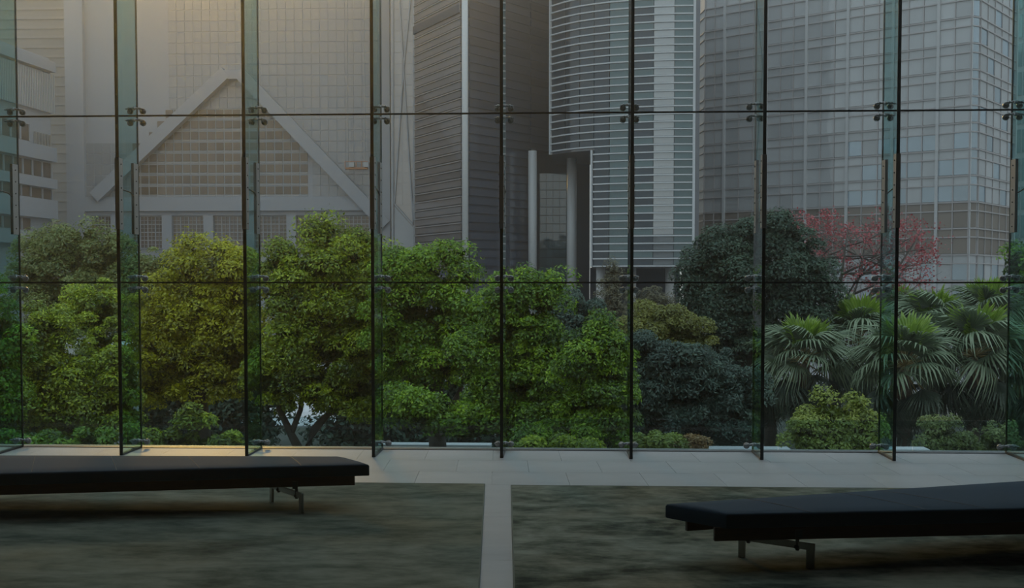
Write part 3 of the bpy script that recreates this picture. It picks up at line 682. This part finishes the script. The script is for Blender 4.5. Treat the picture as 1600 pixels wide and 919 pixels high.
for r in range(-4, 9):
    yb = ybase - period * r; ya = yb - period           # one storey, tall glass below, low band above
    zb0, zb1, zb2 = zF_(yb - 1.0), zF_(yb - 26.5), zF_(yb - period + .3)
    if r < 0: zb0, zb1, zb2 = zF_(yb - 1), zF_(yb - 27), zF_(yb - period + .3)
    if zb0 < GZ + .2: continue
    for q, (f, ee) in enumerate(((fF1, None), (fF, edges), (fF2, None), (fF3, [1524.5, 1535.5, 1546.5, 1557.5, 1568.5, 1579]))):
        if ee is None: us = [.05, f.len - .05]
        else: us = [min(max(f.u(e), 0), f.len) for e in ee]
        for i in range(len(us) - 1):
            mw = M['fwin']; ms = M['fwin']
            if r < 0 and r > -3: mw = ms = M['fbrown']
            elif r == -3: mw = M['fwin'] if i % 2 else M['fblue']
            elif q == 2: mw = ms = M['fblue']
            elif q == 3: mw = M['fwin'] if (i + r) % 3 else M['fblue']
            elif q == 1 and r < 3 and i >= 11: mw = M['fblue'] if (i * 7 + r * 3) % 5 else M['fwin']  # blue panes imitate patchy reflections in the glass
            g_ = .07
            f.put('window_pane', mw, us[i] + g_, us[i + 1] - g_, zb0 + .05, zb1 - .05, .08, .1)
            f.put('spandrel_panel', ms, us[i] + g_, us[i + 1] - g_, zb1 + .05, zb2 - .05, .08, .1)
        g = MB()
        for zz in (zb1, zb2): f.into(g, 0, f.len, zz - .055, zz + .055, .2, .2)
        g.cur = 0; o = g.build('transom', M['frame'], bF); o['kind'] = 'stuff'
for f, ee, big in ((fF, edges, majors), (fF3, [1524.5, 1535.5, 1546.5, 1557.5, 1568.5, 1579], [1579])):
    for e in ee:
        uu = f.u(e); hw = .13 if e in big else .05
        f.put('mullion', M['white2'] if e in big else M['frame'], uu - hw, uu + hw, GZ, zF, .32 if e in big else .16, .3 if e in big else .15)
for f in (fF1, fF2): f.put('mullion', M['white2'], -.06, .06, GZ, zF, .15, .15)

# ==== G: pale teal building at the right edge
bG = empty('glass_block', (0, 0, 0), 'pale teal glass block at the right edge beyond the gridded tower', 'building')
g0, g1_ = P2(1575, 150), P2(1760, 140); fG = Facade(bG, g0, g1_)
zG = at(1600, -90, 145).z; body(bG, [g0, g1_, (g1_[0], 165), (g0[0], 165)], GZ, zG, M['white2'])
M['gteal'] = facade_glass('pale_teal_glass', (.20, .32, .33), .3, (.85, 1, 1), vary=.1, bump=.03)
for r in range(16):
    za = GZ + 4 + r * 3.6
    for i in range(10): fG.put('window_pane', M['gteal'], fG.len * i / 10 + .1, fG.len * (i + 1) / 10 - .1, za, za + 2.9, .08, .1)

# ================================================================== planting
def leaf_mesh(name, cen, nor, size, aspect, tint, mats, face_mat=0):
    """many small pointed leaves: centres, normals, lengths, tints -> one mesh (numpy)"""
    n = len(cen); nor = nor / np.linalg.norm(nor, axis=1, keepdims=True)
    r = rng.normal(size=(n, 3)); t = r - nor * (r * nor).sum(1, keepdims=True); t /= np.linalg.norm(t, axis=1, keepdims=True)
    b = np.cross(nor, t); Ls = size[:, None]; Wd = Ls * aspect
    v = np.stack([cen - t * Ls * .5, cen + b * Wd * .5 - nor * Ls * .06, cen + t * Ls * .5, cen - b * Wd * .5 - nor * Ls * .06], 1).reshape(-1, 3)
    me = bpy.data.meshes.new(name); me.vertices.add(4 * n); me.vertices.foreach_set('co', v.astype(np.float32).ravel())
    me.loops.add(4 * n); me.loops.foreach_set('vertex_index', np.arange(4 * n, dtype=np.int32))
    me.polygons.add(n); me.polygons.foreach_set('loop_start', np.arange(0, 4 * n, 4, dtype=np.int32))
    a = me.attributes.new('tint', 'FLOAT', 'FACE'); a.data.foreach_set('value', np.clip(tint, 0, 1).astype(np.float32))
    me.materials.append(mats); me.update(calc_edges=True); me.validate()
    return me
def crown(blobs, n, leaf, pad=.42, aspect=.45, gap=.0, depth=.8, up=1.0):
    """blobs: (centre, rx, ry[up]) in metres; leaves on pads over each lump, denser on upper outer sides"""
    C_, N_, S_, T_ = [], [], [], []
    tot = sum(rx * rz for _, rx, rz in blobs)
    for c, rx, rz in blobs:
        m = int(n * rx * rz / tot); k = max(10, int(5.5 * rx * rz / (pad * pad) * (1 - gap)))
        d = rng.normal(size=(k, 3)); d /= np.linalg.norm(d, axis=1, keepdims=True)
        d[:, 1] = np.where(d[:, 1] > .35, -d[:, 1], d[:, 1])                 # the far side is thinner
        rad = rng.uniform(.78, 1.16, (k, 1))
        pc = np.array(c) + d * rad * np.array([rx, rx * depth, rz]); pr = pad * rng.uniform(.55, 1.25, k); ks = rng.random(k) < .26; pc[ks] += (pc[ks] - np.array(c)) * rng.uniform(.08, .38, (ks.sum(), 1)); pr[ks] *= .55; pt = rng.normal(0, .13, k)
        w = pr ** 1.7; idx = rng.choice(k, m, p=w / w.sum())
        e = rng.normal(size=(m, 3)); e /= np.linalg.norm(e, axis=1, keepdims=True); e[:, 2] = np.where(e[:, 2] < -.35, -e[:, 2], e[:, 2])
        q = pc[idx] + e * pr[idx][:, None] * np.array([1, 1, .85]) * rng.uniform(.72, 1.12, (m, 1))
        C_.append(q); N_.append(e * .9 + np.array([0, -.25, .55 * up]) + rng.normal(0, .5, (m, 3))); S_.append(leaf * rng.uniform(.65, 1.3, m))
        T_.append(.42 + pt[idx] + rng.normal(0, .17, m))
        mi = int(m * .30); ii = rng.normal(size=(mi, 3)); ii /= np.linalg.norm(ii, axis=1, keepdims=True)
        C_.append(np.array(c) + ii * rng.uniform(.2, .82, (mi, 1)) * np.array([rx, rx * depth, rz])); N_.append(rng.normal(size=(mi, 3))); S_.append(leaf * 1.5 * np.ones(mi)); T_.append(rng.uniform(0, .12, mi))  # shade between clumps put into colour: inner leaves take the darkest tint
    return np.concatenate(C_), np.concatenate(N_), np.concatenate(S_), np.concatenate(T_)
M['bark'] = noisy(mat('tree_bark', rough=.9), [(.3, (.045, .036, .028)), (.7, (.11, .09, .07))], 3, (1, 1, .25), 6, .3)
M['bark_grey'] = noisy(mat('grey_bark', rough=.9), [(.3, (.09, .08, .07)), (.7, (.19, .17, .15))], 3, (1, 1, .25), 6, .3)
LM = {'yellow': leaf_mat('glow_yellow_leaves', (.07, .08, .003), (.48, .49, .006), (.80, .78, .02), .35),  # warm glow on the left tree put into its yellow leaf colour
      'olive': leaf_mat('olive_leaves', (.10, .13, .03), (.20, .25, .06), (.33, .37, .12), .3),
      'green': leaf_mat('fresh_green_leaves', (.02, .06, .003), (.16, .32, .006), (.46, .68, .02), .28),
      'mid': leaf_mat('mid_green_leaves', (.03, .06, .003), (.24, .34, .006), (.60, .70, .02), .3),
      'blue': leaf_mat('blue_green_leaves', (.02, .045, .035), (.05, .09, .065), (.11, .17, .12), .15),
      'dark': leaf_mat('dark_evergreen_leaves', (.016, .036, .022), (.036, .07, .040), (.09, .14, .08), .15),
      'oliveT': leaf_mat('ochre_green_leaves', (.09, .10, .015), (.20, .21, .03), (.34, .33, .06), .3),
      'brown': leaf_mat('brown_needles', (.10, .085, .05), (.17, .15, .085), (.24, .22, .12), .2),
      'red': leaf_mat('red_blossoms', (.20, .03, .035), (.42, .07, .085), (.58, .17, .18), .3),
      'bush': leaf_mat('lime_bush_leaves', (.12, .17, .02), (.30, .37, .05), (.50, .55, .12), .35),
      'orange': leaf_mat('orange_flower_leaves', (.25, .16, .05), (.45, .25, .09), (.60, .40, .20), .3)}
def pxblob(px, py, rx, ry, Y, dy=0): return (np.array(at(px, py, Y + dy)), rx / F * Y, ry / F * Y)
def tree(name, label, Y, blobs, n, leafm, leaf=.10, pad=.42, base=None, trunk_r=.2, cat='tree', group='trees beyond the glass wall', bark='bark', gap=0., aspect=.45, kids=5, foliage='foliage', up=1.0):
    B = [pxblob(b[0], b[1], b[2], b[3], Y, b[4] if len(b) > 4 else 0) for b in blobs]
    cx = sum(b[0][0] * b[1] for b in B) / sum(b[1] for b in B)
    bx = at(base, 442, Y).x if base is not None else cx
    root = empty(name, (bx, Y, GZ), label, cat, group)
    off = np.array([bx, Y, GZ])
    C_, N_, S_, T_ = crown([(b[0] - off, b[1], b[2]) for b in B], n, leaf, pad, aspect, gap, up=up)
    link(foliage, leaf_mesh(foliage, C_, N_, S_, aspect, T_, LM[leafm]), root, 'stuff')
    if trunk_r:
        zl = min(b[0][2] - b[2] * .4 for b in B) - GZ; zl = max(zl, .8); zt_ = sum(b[0][2] for b in B) / len(B) - GZ; zt_ = max(zt_, zl + .2)
        MB().tube([(0, 0, -.05), (.05, .02, zl * .45), (-.04, 0, zl), ((cx - bx) * .5, 0, (zl + zt_) / 2), (cx - bx, 0, zt_)], [trunk_r * 1.25, trunk_r, trunk_r * .85, trunk_r * .6, trunk_r * .3], 9).build('trunk', M[bark], root, smooth=True)
        for b in sorted(B, key=lambda b: -b[1])[:kids]:
            e = Vector(b[0] - off); s_ = Vector((0, 0, zl * .9)); m_ = s_.lerp(e, .5) + Vector((0, 0, -.15 * (e - s_).length * .5))
            MB().tube([s_, m_, e], [trunk_r * .55, trunk_r * .35, trunk_r * .12], 7).build('branch', M[bark], root, smooth=True)
    return root
FT = 'leafy_tree'
tree(FT, 'hazy olive green tree highest at the far left, before the gridded windows', 34, [(110, 372, 26, 14), (60, 385, 16, 12), (140, 366, 14, 10), (180, 385, 20, 14), (110, 400, 46, 30), (62, 425, 42, 45), (165, 415, 42, 42), (215, 440, 40, 38), (105, 465, 75, 52), (190, 480, 60, 50), (250, 430, 36, 34)], 44200, 'olive', 0.101, 0.45, group='trees beyond the glass wall')
tree(FT, 'fresh green tree cut by the left edge of the photo', 22, [(5, 530, 38, 50), (-10, 600, 50, 60), (12, 650, 35, 45), (-60, 480, 60, 70)], 20400, 'green', 0.078, 0.32)
tree(FT, 'yellow green tree low on the left, below the olive one', 23, [(70, 520, 42, 38), (55, 575, 45, 40), (105, 580, 40, 35), (165, 560, 38, 55, 1), (150, 490, 38, 42, 1.5), (110, 635, 60, 40), (165, 640, 45, 45), (60, 645, 45, 40), (190, 600, 30, 60)], 45900, 'mid', 0.082, 0.32)
tree(FT, 'tallest yellow glowing tree left of centre, before the gridded windows', 25, [(305, 402, 22, 16), (295, 388, 9, 8), (345, 398, 18, 12), (300, 440, 48, 36), (350, 425, 45, 34), (265, 490, 48, 50), (330, 500, 62, 50), (375, 470, 40, 50), (255, 560, 45, 50), (315, 575, 55, 50), (370, 560, 42, 55), (240, 600, 30, 40)], 54400, 'yellow', 0.086, 0.36)
tree(FT, 'yellow green tree with a spire-like top and forked dark trunk', 24, [(505, 385, 20, 26), (515, 360, 9, 14), (487, 366, 12, 10), (495, 350, 6, 6), (568, 378, 14, 18), (440, 395, 10, 10), (592, 400, 12, 16), (440, 415, 32, 26), (500, 430, 52, 34), (560, 410, 28, 42), (450, 470, 45, 48), (520, 480, 55, 48), (575, 470, 38, 50), (470, 540, 55, 50), (540, 550, 50, 50), (430, 590, 42, 45), (500, 600, 50, 36), (590, 560, 30, 50), (560, 620, 40, 35)], 71400, 'mid', 0.082, 0.34, base=478, trunk_r=0)
fork = bpy.context.scene.collection.objects[-1] if False else [o for o in COL.objects if o.get('label', '').startswith('yellow green tree with a spire')][0]
def fq(px, py, dy=0): return at(px, py, 24 + dy) - Vector(fork.location)
b0 = Vector((0, 0, -.05))
MB().tube([b0, fq(478, 760), fq(474, 712)], [.24, .17, .15], 9).build('trunk', M['bark'], fork, smooth=True)
for pts_, r0_ in (([(474, 715), (455, 678), (437, 640), (420, 560)], .11), ([(474, 715), (490, 672), (512, 648), (560, 600)], .12), ([(455, 678), (470, 640), (478, 560), (500, 430)], .07), ([(512, 648), (560, 632), (620, 612)], .05)):
    MB().tube([fq(*p) for p in pts_], [r0_ * (1 - .22 * i) for i in range(len(pts_))], 7).build('branch', M['bark'], fork, smooth=True)
tree(FT, 'green tree right of the fourth fin reaching before the slate tower', 23, [(705, 407, 17, 16), (722, 396, 8, 6), (690, 400, 8, 8), (725, 438, 20, 13), (655, 412, 12, 12), (605, 410, 10, 14), (655, 432, 40, 28), (620, 440, 32, 40), (690, 455, 36, 24), (640, 495, 48, 42), (700, 500, 40, 40), (745, 505, 34, 34), (625, 555, 42, 44), (685, 560, 46, 40), (740, 560, 42, 34), (680, 650, 42, 24, -2.5), (725, 668, 32, 20, -2.5), (640, 640, 32, 22, -2)], 57800, 'green', 0.078, 0.32)
tree(FT, 'dense fresh green tree in the middle with leafy tiers down to the floor line', 21, [(820, 455, 30, 20), (790, 475, 34, 28), (850, 470, 24, 22), (815, 515, 46, 38), (845, 545, 38, 34), (775, 545, 36, 36), (810, 590, 50, 34), (860, 600, 40, 34), (770, 640, 40, 40), (830, 650, 50, 42), (880, 655, 40, 40), (760, 600, 34, 34), (820, 438, 12, 8), (790, 452, 20, 14), (865, 450, 16, 12), (745, 570, 30, 40), (750, 650, 36, 40)], 64600, 'green', 0.074, 0.31)
tree(FT, 'pointed bright green tree right of the middle, beside the sixth fin', 20, [(940, 522, 20, 18), (925, 550, 34, 24), (960, 552, 24, 26), (905, 580, 34, 26), (945, 600, 40, 30), (925, 640, 44, 30), (955, 670, 40, 30), (905, 680, 44, 26), (860, 690, 40, 20)], 40800, 'green', 0.070, 0.29)
tree('blue_green_tree', 'bluish dark tree seen between the two fresh green ones in the middle', 34, [(900, 495, 40, 26), (935, 510, 34, 28), (870, 510, 30, 34), (905, 545, 42, 40)], 20400, 'blue', 0.094, 0.41)
# slim brown conifer
tree('slim_conifer', 'slim brownish conifer standing before the dark curved tower', 48, [(958, 425, 9, 20), (958, 450, 15, 20), (957, 478, 24, 22), (958, 510, 32, 28), (955, 545, 36, 36)], 9000, 'brown', .13, .30, gap=.2, group='trees beyond the glass wall', aspect=.25, trunk_r=.14)
tree('bare_tree', 'thin brown twiggy tree behind the ochre topped shrub', 46, [(1010, 470, 26, 22), (1035, 478, 26, 20), (1005, 505, 30, 30)], 5000, 'brown', .11, .3, gap=.4, aspect=.22, trunk_r=.1)
tree('ochre_tree', 'ochre green tree top right of the sixth fin, above dark foliage', 29, [(1030, 500, 30, 16), (1005, 520, 28, 26), (1055, 520, 30, 24), (1090, 535, 26, 20)], 20400, 'oliveT', 0.078, 0.31)
tree('dark_shrub_tree', 'broad dark blue green tree with drooping leaves, right of the sixth fin', 24, [(1010, 560, 34, 34), (1055, 575, 46, 40), (1010, 615, 36, 36), (1065, 630, 50, 36), (1110, 600, 36, 40), (1020, 665, 40, 34), (1080, 670, 50, 30), (1130, 655, 40, 40), (1160, 625, 28, 40)], 44200, 'blue', 0.094, 0.29, aspect=.32)
tree('evergreen_tree', 'largest dark evergreen tree, round crowned, left of the red blossoms', 36, [(1215, 352, 22, 12), (1170, 362, 24, 14), (1130, 378, 20, 14), (1170, 388, 42, 26), (1225, 375, 34, 30), (1245, 400, 34, 30), (1120, 405, 40, 30), (1090, 440, 36, 34), (1150, 430, 50, 36), (1215, 430, 50, 36), (1265, 445, 36, 30), (1110, 480, 48, 34), (1180, 480, 50, 36), (1245, 480, 44, 30), (1285, 455, 22, 22), (1140, 520, 50, 32), (1190, 525, 38, 32), (1120, 555, 30, 24)], 74800, 'dark', 0.109, 0.45, base=1170, trunk_r=.3, kids=8)
# ---- blossoming tree: bare limbs with tufts of red
def blossom_tree():
    Y = 40; bx = at(1305, 442, Y).x; off = Vector((bx, Y, GZ)); root = empty('blossom_tree', off, 'spreading bare limbed tree full of red blossoms, above the palms', 'tree', 'trees beyond the glass wall')
    def q(px, py, dy=0): return at(px, py, Y + dy) - off
    trunk = [q(1305, 700), q(1303, 560), q(1306, 490)]; trunk[0].z = -.05
    MB().tube(trunk, [.24, .18, .14], 8).build('trunk', M['bark_grey'], root, smooth=True)
    limbs = []
    tips = [(1255, 375), (1275, 350), (1300, 345), (1325, 355), (1300, 385), (1345, 372), (1360, 350), (1390, 358), (1410, 375), (1430, 392), (1455, 388), (1380, 400), (1350, 410), (1420, 415), (1450, 410), (1270, 400), (1260, 355), (1400, 345), (1440, 440), (1400, 440), (1330, 430), (1370, 440), (1245, 345), (1315, 400), (1290, 365), (1425, 370), (1385, 425), (1440, 360)]
    for i, (a, b) in enumerate(tips):
        dy = random.uniform(-1.6, 1.6); e = q(a, b, dy); s_ = trunk[2] + Vector((0, 0, random.uniform(-.5, .1)))
        mid = s_.lerp(e, .5) + Vector((0, 0, -.25 + random.uniform(-.2, .3))); mid.x += (e.x - s_.x) * .15
        if i % 3 == 0: MB().tube([s_, mid, e], [.085, .05, .015], 6).build('branch', M['bark_grey'], root, smooth=True); limbs.append((mid, e))
        else:
            s2 = random.choice(limbs); p0 = s2[0]; MB().tube([p0, p0.lerp(e, .5) + Vector((0, 0, -.08)), e], [.045, .028, .012], 5).build('branch', M['bark_grey'], root, smooth=True); limbs.append((p0.lerp(e, .5), e))
    C_, N_, S_, T_ = [], [], [], []
    for (a, b) in tips:
        for _ in range(13):
            c = np.array(q(a + random.gauss(0, 14), b + random.gauss(0, 9), random.uniform(-1.5, 1.5))); k = random.randint(3, 22)
            C_.append(c + rng.normal(0, .09, (k, 3))); N_.append(rng.normal(size=(k, 3)) + [0, -.4, .5]); S_.append(rng.uniform(.055, .11, k)); T_.append(rng.uniform(.2, 1, k))
    me = leaf_mesh('blossoms', np.concatenate(C_), np.concatenate(N_), np.concatenate(S_), .7, np.concatenate(T_), LM['red']); link('blossoms', me, root, 'stuff')
    tw_ = MB()
    for _ in range(420):
        m_, e = random.choice(limbs); p = m_.lerp(e, random.random()); tw_.tube([p, p + Vector((random.gauss(0, .5), random.gauss(0, .3), random.uniform(-.1, .6)))], [.011, .004], 3, False)
    link('twigs', tw_.mesh('twigs', M['bark_grey']), root, 'stuff')
blossom_tree()

# ---- fan palms
M['frond'] = [leaf_mat('fan_palm_leaf', (.06, .09, .05), (.12, .17, .09), (.30, .37, .23), .28), leaf_mat('young_palm_leaf', (.12, .22, .02), (.24, .38, .04), (.36, .50, .08), .45), leaf_mat('old_hanging_palm_leaf', (.018, .032, .022), (.04, .06, .04), (.08, .11, .07), .1)]
M['petiole'] = mat('palm_stalk', (.22, .17, .06), .6); M['fibre'] = noisy(mat('palm_trunk', rough=.95), [(.3, (.06, .045, .03)), (.7, (.15, .115, .08))], 8, (1, 1, 3), 5, .4)
def frond_mesh(kind, droop, spread, seed):
    r_ = random.Random(seed); b = MB(); nseg = 26; Rf = .80; pl = .75 if kind != 1 else .55; tint = []
    b.cur = 1; b.tube([(0, 0, 0), (pl * .5, 0, .02), (pl, 0, -.01)], [.022, .015, .011], 4, False); tint += [.5] * 8; b.cur = 0
    h = Vector((pl, 0, -.01))
    for i in range(nseg):
        a = R(-spread + 2 * spread * (i + .5) / nseg); da = R(spread / nseg); Lr = Rf * (1 - .25 * abs(a) / R(spread)) * r_.uniform(.9, 1.08)
        def pt(rr, an, dz=0):
            t_ = rr / Rf; return h + Vector((rr * math.cos(an), rr * math.sin(an), -droop * max(0, t_ - .45) ** 2 * 1.6 + dz - .05 * (abs(an) / R(spread)) ** 2 * rr * 3))
        sp_ = a + r_.uniform(-.07, .07)
        ju = .78 if kind == 1 else .5; jw = .9 if kind == 1 else .8; v = [h, pt(ju * Lr, a - da, -.012), pt(ju * Lr, a, .014), pt(ju * Lr, a + da, -.012), pt(jw * Lr, sp_ - da * .5), pt(jw * Lr, sp_ + da * .5), pt(1.05 * Lr, sp_, -droop * .12 * r_.random())]
        b.add(v, [(0, 1, 2), (0, 2, 3), (1, 4, 2), (2, 5, 3), (2, 4, 6, 5)]); t_ = r_.uniform(.2, .7); tint += [t_, t_ * .75, t_, t_ * .8, min(1, t_ + .25)]
    me = bpy.data.meshes.new('frond'); me.from_pydata(b.v, [], b.f); me.materials.append(M['frond'][kind]); me.materials.append(M['petiole'])
    me.polygons.foreach_set('material_index', b.mi); at_ = me.attributes.new('tint', 'FLOAT', 'FACE'); at_.data.foreach_set('value', tint[:len(b.f)] + [.5] * max(0, len(b.f) - len(tint))); me.update()
    return me
FR = {0: [frond_mesh(0, .9, 115, 1), frond_mesh(0, 1.3, 110, 2), frond_mesh(0, .7, 105, 3)], 1: [frond_mesh(1, .1, 95, 4), frond_mesh(1, .15, 80, 5)], 2: [frond_mesh(2, 1.4, 70, 6), frond_mesh(2, 1.7, 60, 7)]}
pm_trunk = None
palms = [(1256, 568, 33, 1.05, 'fan palm above the round lime bush, leftmost of the palms'), (1342, 540, 36, 1.15, 'fan palm left of the eighth fin, its fronds reaching highest there'), (1414, 578, 31, 1.1, 'fan palm just right of the eighth fin, crown split by the dark fin edge'),
         (1458, 522, 38, 1.15, 'fan palm set back between the two front palms on the right'), (1522, 562, 32, 1.15, 'fan palm with an orange heart and long dark skirt, left of the last fin'), (1596, 585, 33, 1.1, 'fan palm cut by the right edge of the photo'),
         (1545, 500, 41, 1.1, 'tall fan palm farthest back at the right, before the gridded tower'), (1400, 505, 43, 1.0, 'fan palm farthest back behind the eighth fin'), (1205, 590, 37, .9, 'small fan palm half hidden under the evergreen tree')]
for i, (px, py, Y, sc, lab) in enumerate(palms):
    c = at(px, py, Y); root = empty('fan_palm', (c.x, c.y, GZ), lab + '', 'palm', 'fan palms in the garden'); h = c.z - GZ; rr = random.Random(i + 20)
    tk = MB(); n_ = 9
    tk.tube([(0, 0, h * k / n_ - .05 * (k == 0)) for k in range(n_ + 1)], [.20 - .05 * k / n_ + .02 * (k % 2) for k in range(n_ + 1)], 8); tk.build('trunk', M['fibre'], root, smooth=True)
    for k in range(46):
        t = k / 45; kind = 1 if t < .12 else (0 if t < .68 else 2)
        el = R(80 - 95 * t / .68) if t < .68 else R(-30 - 50 * (t - .68) / .32 + rr.uniform(-8, 8)); az = k * 2.39996 + rr.uniform(-.2, .2)
        o = link('frond', rr.choice(FR[kind]), root); s_ = sc * rr.uniform(.85, 1.1) * (1.05 if kind == 2 else 1)
        m_ = Matrix.Rotation(az, 4, 'Z') @ Matrix.Rotation(-el, 4, 'Y') @ Matrix.Rotation(rr.uniform(-.5, .5), 4, 'X')
        o.matrix_local = Matrix.Translation((0, 0, h + .1 - (.35 * (t - .68) if kind == 2 else 0) * 2)) @ m_ @ Matrix.Scale(s_, 4)

# ---- bushes
tree('bush', 'round lime green bush low on the right, below the palms', 21, [(1300, 655, 38, 28), (1265, 680, 34, 26), (1335, 675, 32, 28), (1300, 700, 50, 28), (1285, 628, 8, 10), (1338, 633, 9, 10), (1362, 665, 12, 12)], 14000, 'bush', .075, .22, cat='bush', group='low bushes beyond the glass wall', trunk_r=.05, kids=6)
tree('bush', 'small lime bush at the floor line right of the sixth fin', 18, [(1025, 694, 28, 12), (1050, 700, 20, 10)], 4000, 'bush', .06, .16, cat='bush', group='low bushes beyond the glass wall', trunk_r=0)
tree('flower_bush', 'small orange flowering bush at the floor line, between the sixth and seventh fins', 18, [(1070, 700, 14, 9), (1088, 696, 16, 10)], 2600, 'orange', .05, .14, cat='bush', group='low bushes beyond the glass wall', trunk_r=0)
tree('bush', 'low leafy bush at the floor line before the fresh green middle tree', 18, [(860, 704, 40, 12), (900, 702, 36, 12), (820, 706, 34, 10)], 5200, 'mid', .07, .18, cat='bush', group='low bushes beyond the glass wall', trunk_r=0)
tree('bush', 'grey green scrub at the floor line under the rightmost palms', 27, [(1470, 680, 26, 26), (1500, 695, 30, 22), (1460, 705, 34, 16), (1555, 690, 30, 24)], 7000, 'olive', .08, .22, cat='bush', group='low bushes beyond the glass wall', trunk_r=0)
tree('bush', 'low dark green bush under the fork of the spire topped tree', 19, [(260, 690, 44, 14), (340, 694, 44, 12), (220, 680, 20, 18), (300, 655, 24, 14)], 6000, 'mid', .08, .2, cat='bush', group='low bushes beyond the glass wall', trunk_r=0)
tree('bush', 'low dark green bush at the floor line between the first and second fins', 19, [(40, 690, 40, 16), (100, 694, 44, 12), (150, 688, 34, 14)], 6000, 'green', .08, .2, cat='bush', group='low bushes beyond the glass wall', trunk_r=0)
tree('hedge_tree', 'green tree at the right edge behind the last palm', 45, [(1590, 420, 26, 34), (1600, 470, 30, 40), (1640, 440, 40, 60)], 9000, 'green', .15, .5)
# shaded thicket under and behind the big trees
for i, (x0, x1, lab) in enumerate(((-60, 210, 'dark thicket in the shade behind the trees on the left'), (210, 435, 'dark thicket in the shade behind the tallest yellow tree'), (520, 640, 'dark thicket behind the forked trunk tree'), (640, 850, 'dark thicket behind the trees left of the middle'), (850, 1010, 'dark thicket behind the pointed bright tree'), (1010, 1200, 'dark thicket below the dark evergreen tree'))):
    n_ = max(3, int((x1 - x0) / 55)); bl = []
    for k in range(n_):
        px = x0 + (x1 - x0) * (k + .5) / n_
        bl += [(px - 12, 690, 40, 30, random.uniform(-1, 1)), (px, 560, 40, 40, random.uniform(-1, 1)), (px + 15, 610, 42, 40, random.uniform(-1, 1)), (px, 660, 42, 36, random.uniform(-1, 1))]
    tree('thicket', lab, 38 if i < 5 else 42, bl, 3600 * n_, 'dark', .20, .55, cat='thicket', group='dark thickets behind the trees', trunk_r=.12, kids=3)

# ---- low garden walls and small things in the garden
def wall_(lab, px0, px1, pyt, Y, th=.3):
    t = empty('garden_wall', (at((px0 + px1) / 2, 442, Y).x, Y, GZ), lab, 'garden wall', 'low garden walls'); hw = (at(px1, 442, Y).x - at(px0, 442, Y).x) / 2; h = at(800, pyt, Y).z - GZ
    MB().box(-hw, hw, -th / 2, th / 2, 0, h - .08).build('wall_body', M['conc'], t); MB().box(-hw - .04, hw + .04, -th / 2 - .05, th / 2 + .05, h - .08, h).build('coping', M['white2'], t, bevel=.01)
wall_('long pale garden wall between the flower bush and the lime bush', 1092, 1232, 697, 22.5)
wall_('low pale garden wall behind the trunks, right of the fourth fin', 590, 765, 694, 27)
wall_('short pale garden wall right of the lime bush', 1372, 1449, 696, 22.5)
t = empty('pavilion', (at(115, 442, 27).x, 28, GZ), 'small pavilion with a pale grey roof glimpsed through the trees on the left', 'pavilion')
pz0 = at(115, 552, 28).z - GZ
MB().prism([(-1.0, -.8), (1.0, -.8), (1.0, .8), (-1.0, .8)], pz0, pz0 + .25).build('roof', M['conc'], t)
for sx in (-.85, .85):
    for sy in (-.65, .65): MB().box(sx - .05, sx + .05, sy - .05, sy + .05, 0, pz0).build('post', M['white2'], t)

# ================================================================== haze
def haze(name, x0, x1, y0, y1, z0, z1, dens, g, col):
    m = bpy.data.materials.new(name); m.use_nodes = True; n = m.node_tree; n.nodes.clear(); o = n.nodes.new('ShaderNodeOutputMaterial'); v = n.nodes.new('ShaderNodeVolumeScatter')
    v.inputs['Density'].default_value = dens; v.inputs['Anisotropy'].default_value = g; v.inputs['Color'].default_value = (*col, 1); n.links.new(v.outputs[0], o.inputs['Volume'])
    b = MB().box(x0, x1, y0, y1, z0, z1).build(name, m); return tag(b, kind='structure')
haze('haze_outside', -130, 90, D + .5, 175, GZ - .1, 60, .0013, .80, (1, 1, 1))
haze('glow_haze_inside', RX0 + .02, RX1 - .02, -5.9, D - .02, .02, TOP - .07, .0055, .90, (1, 1, 1))  # room haze added to catch the sun as a warm flare-like glow
scene.cycles.volume_bounces = 0
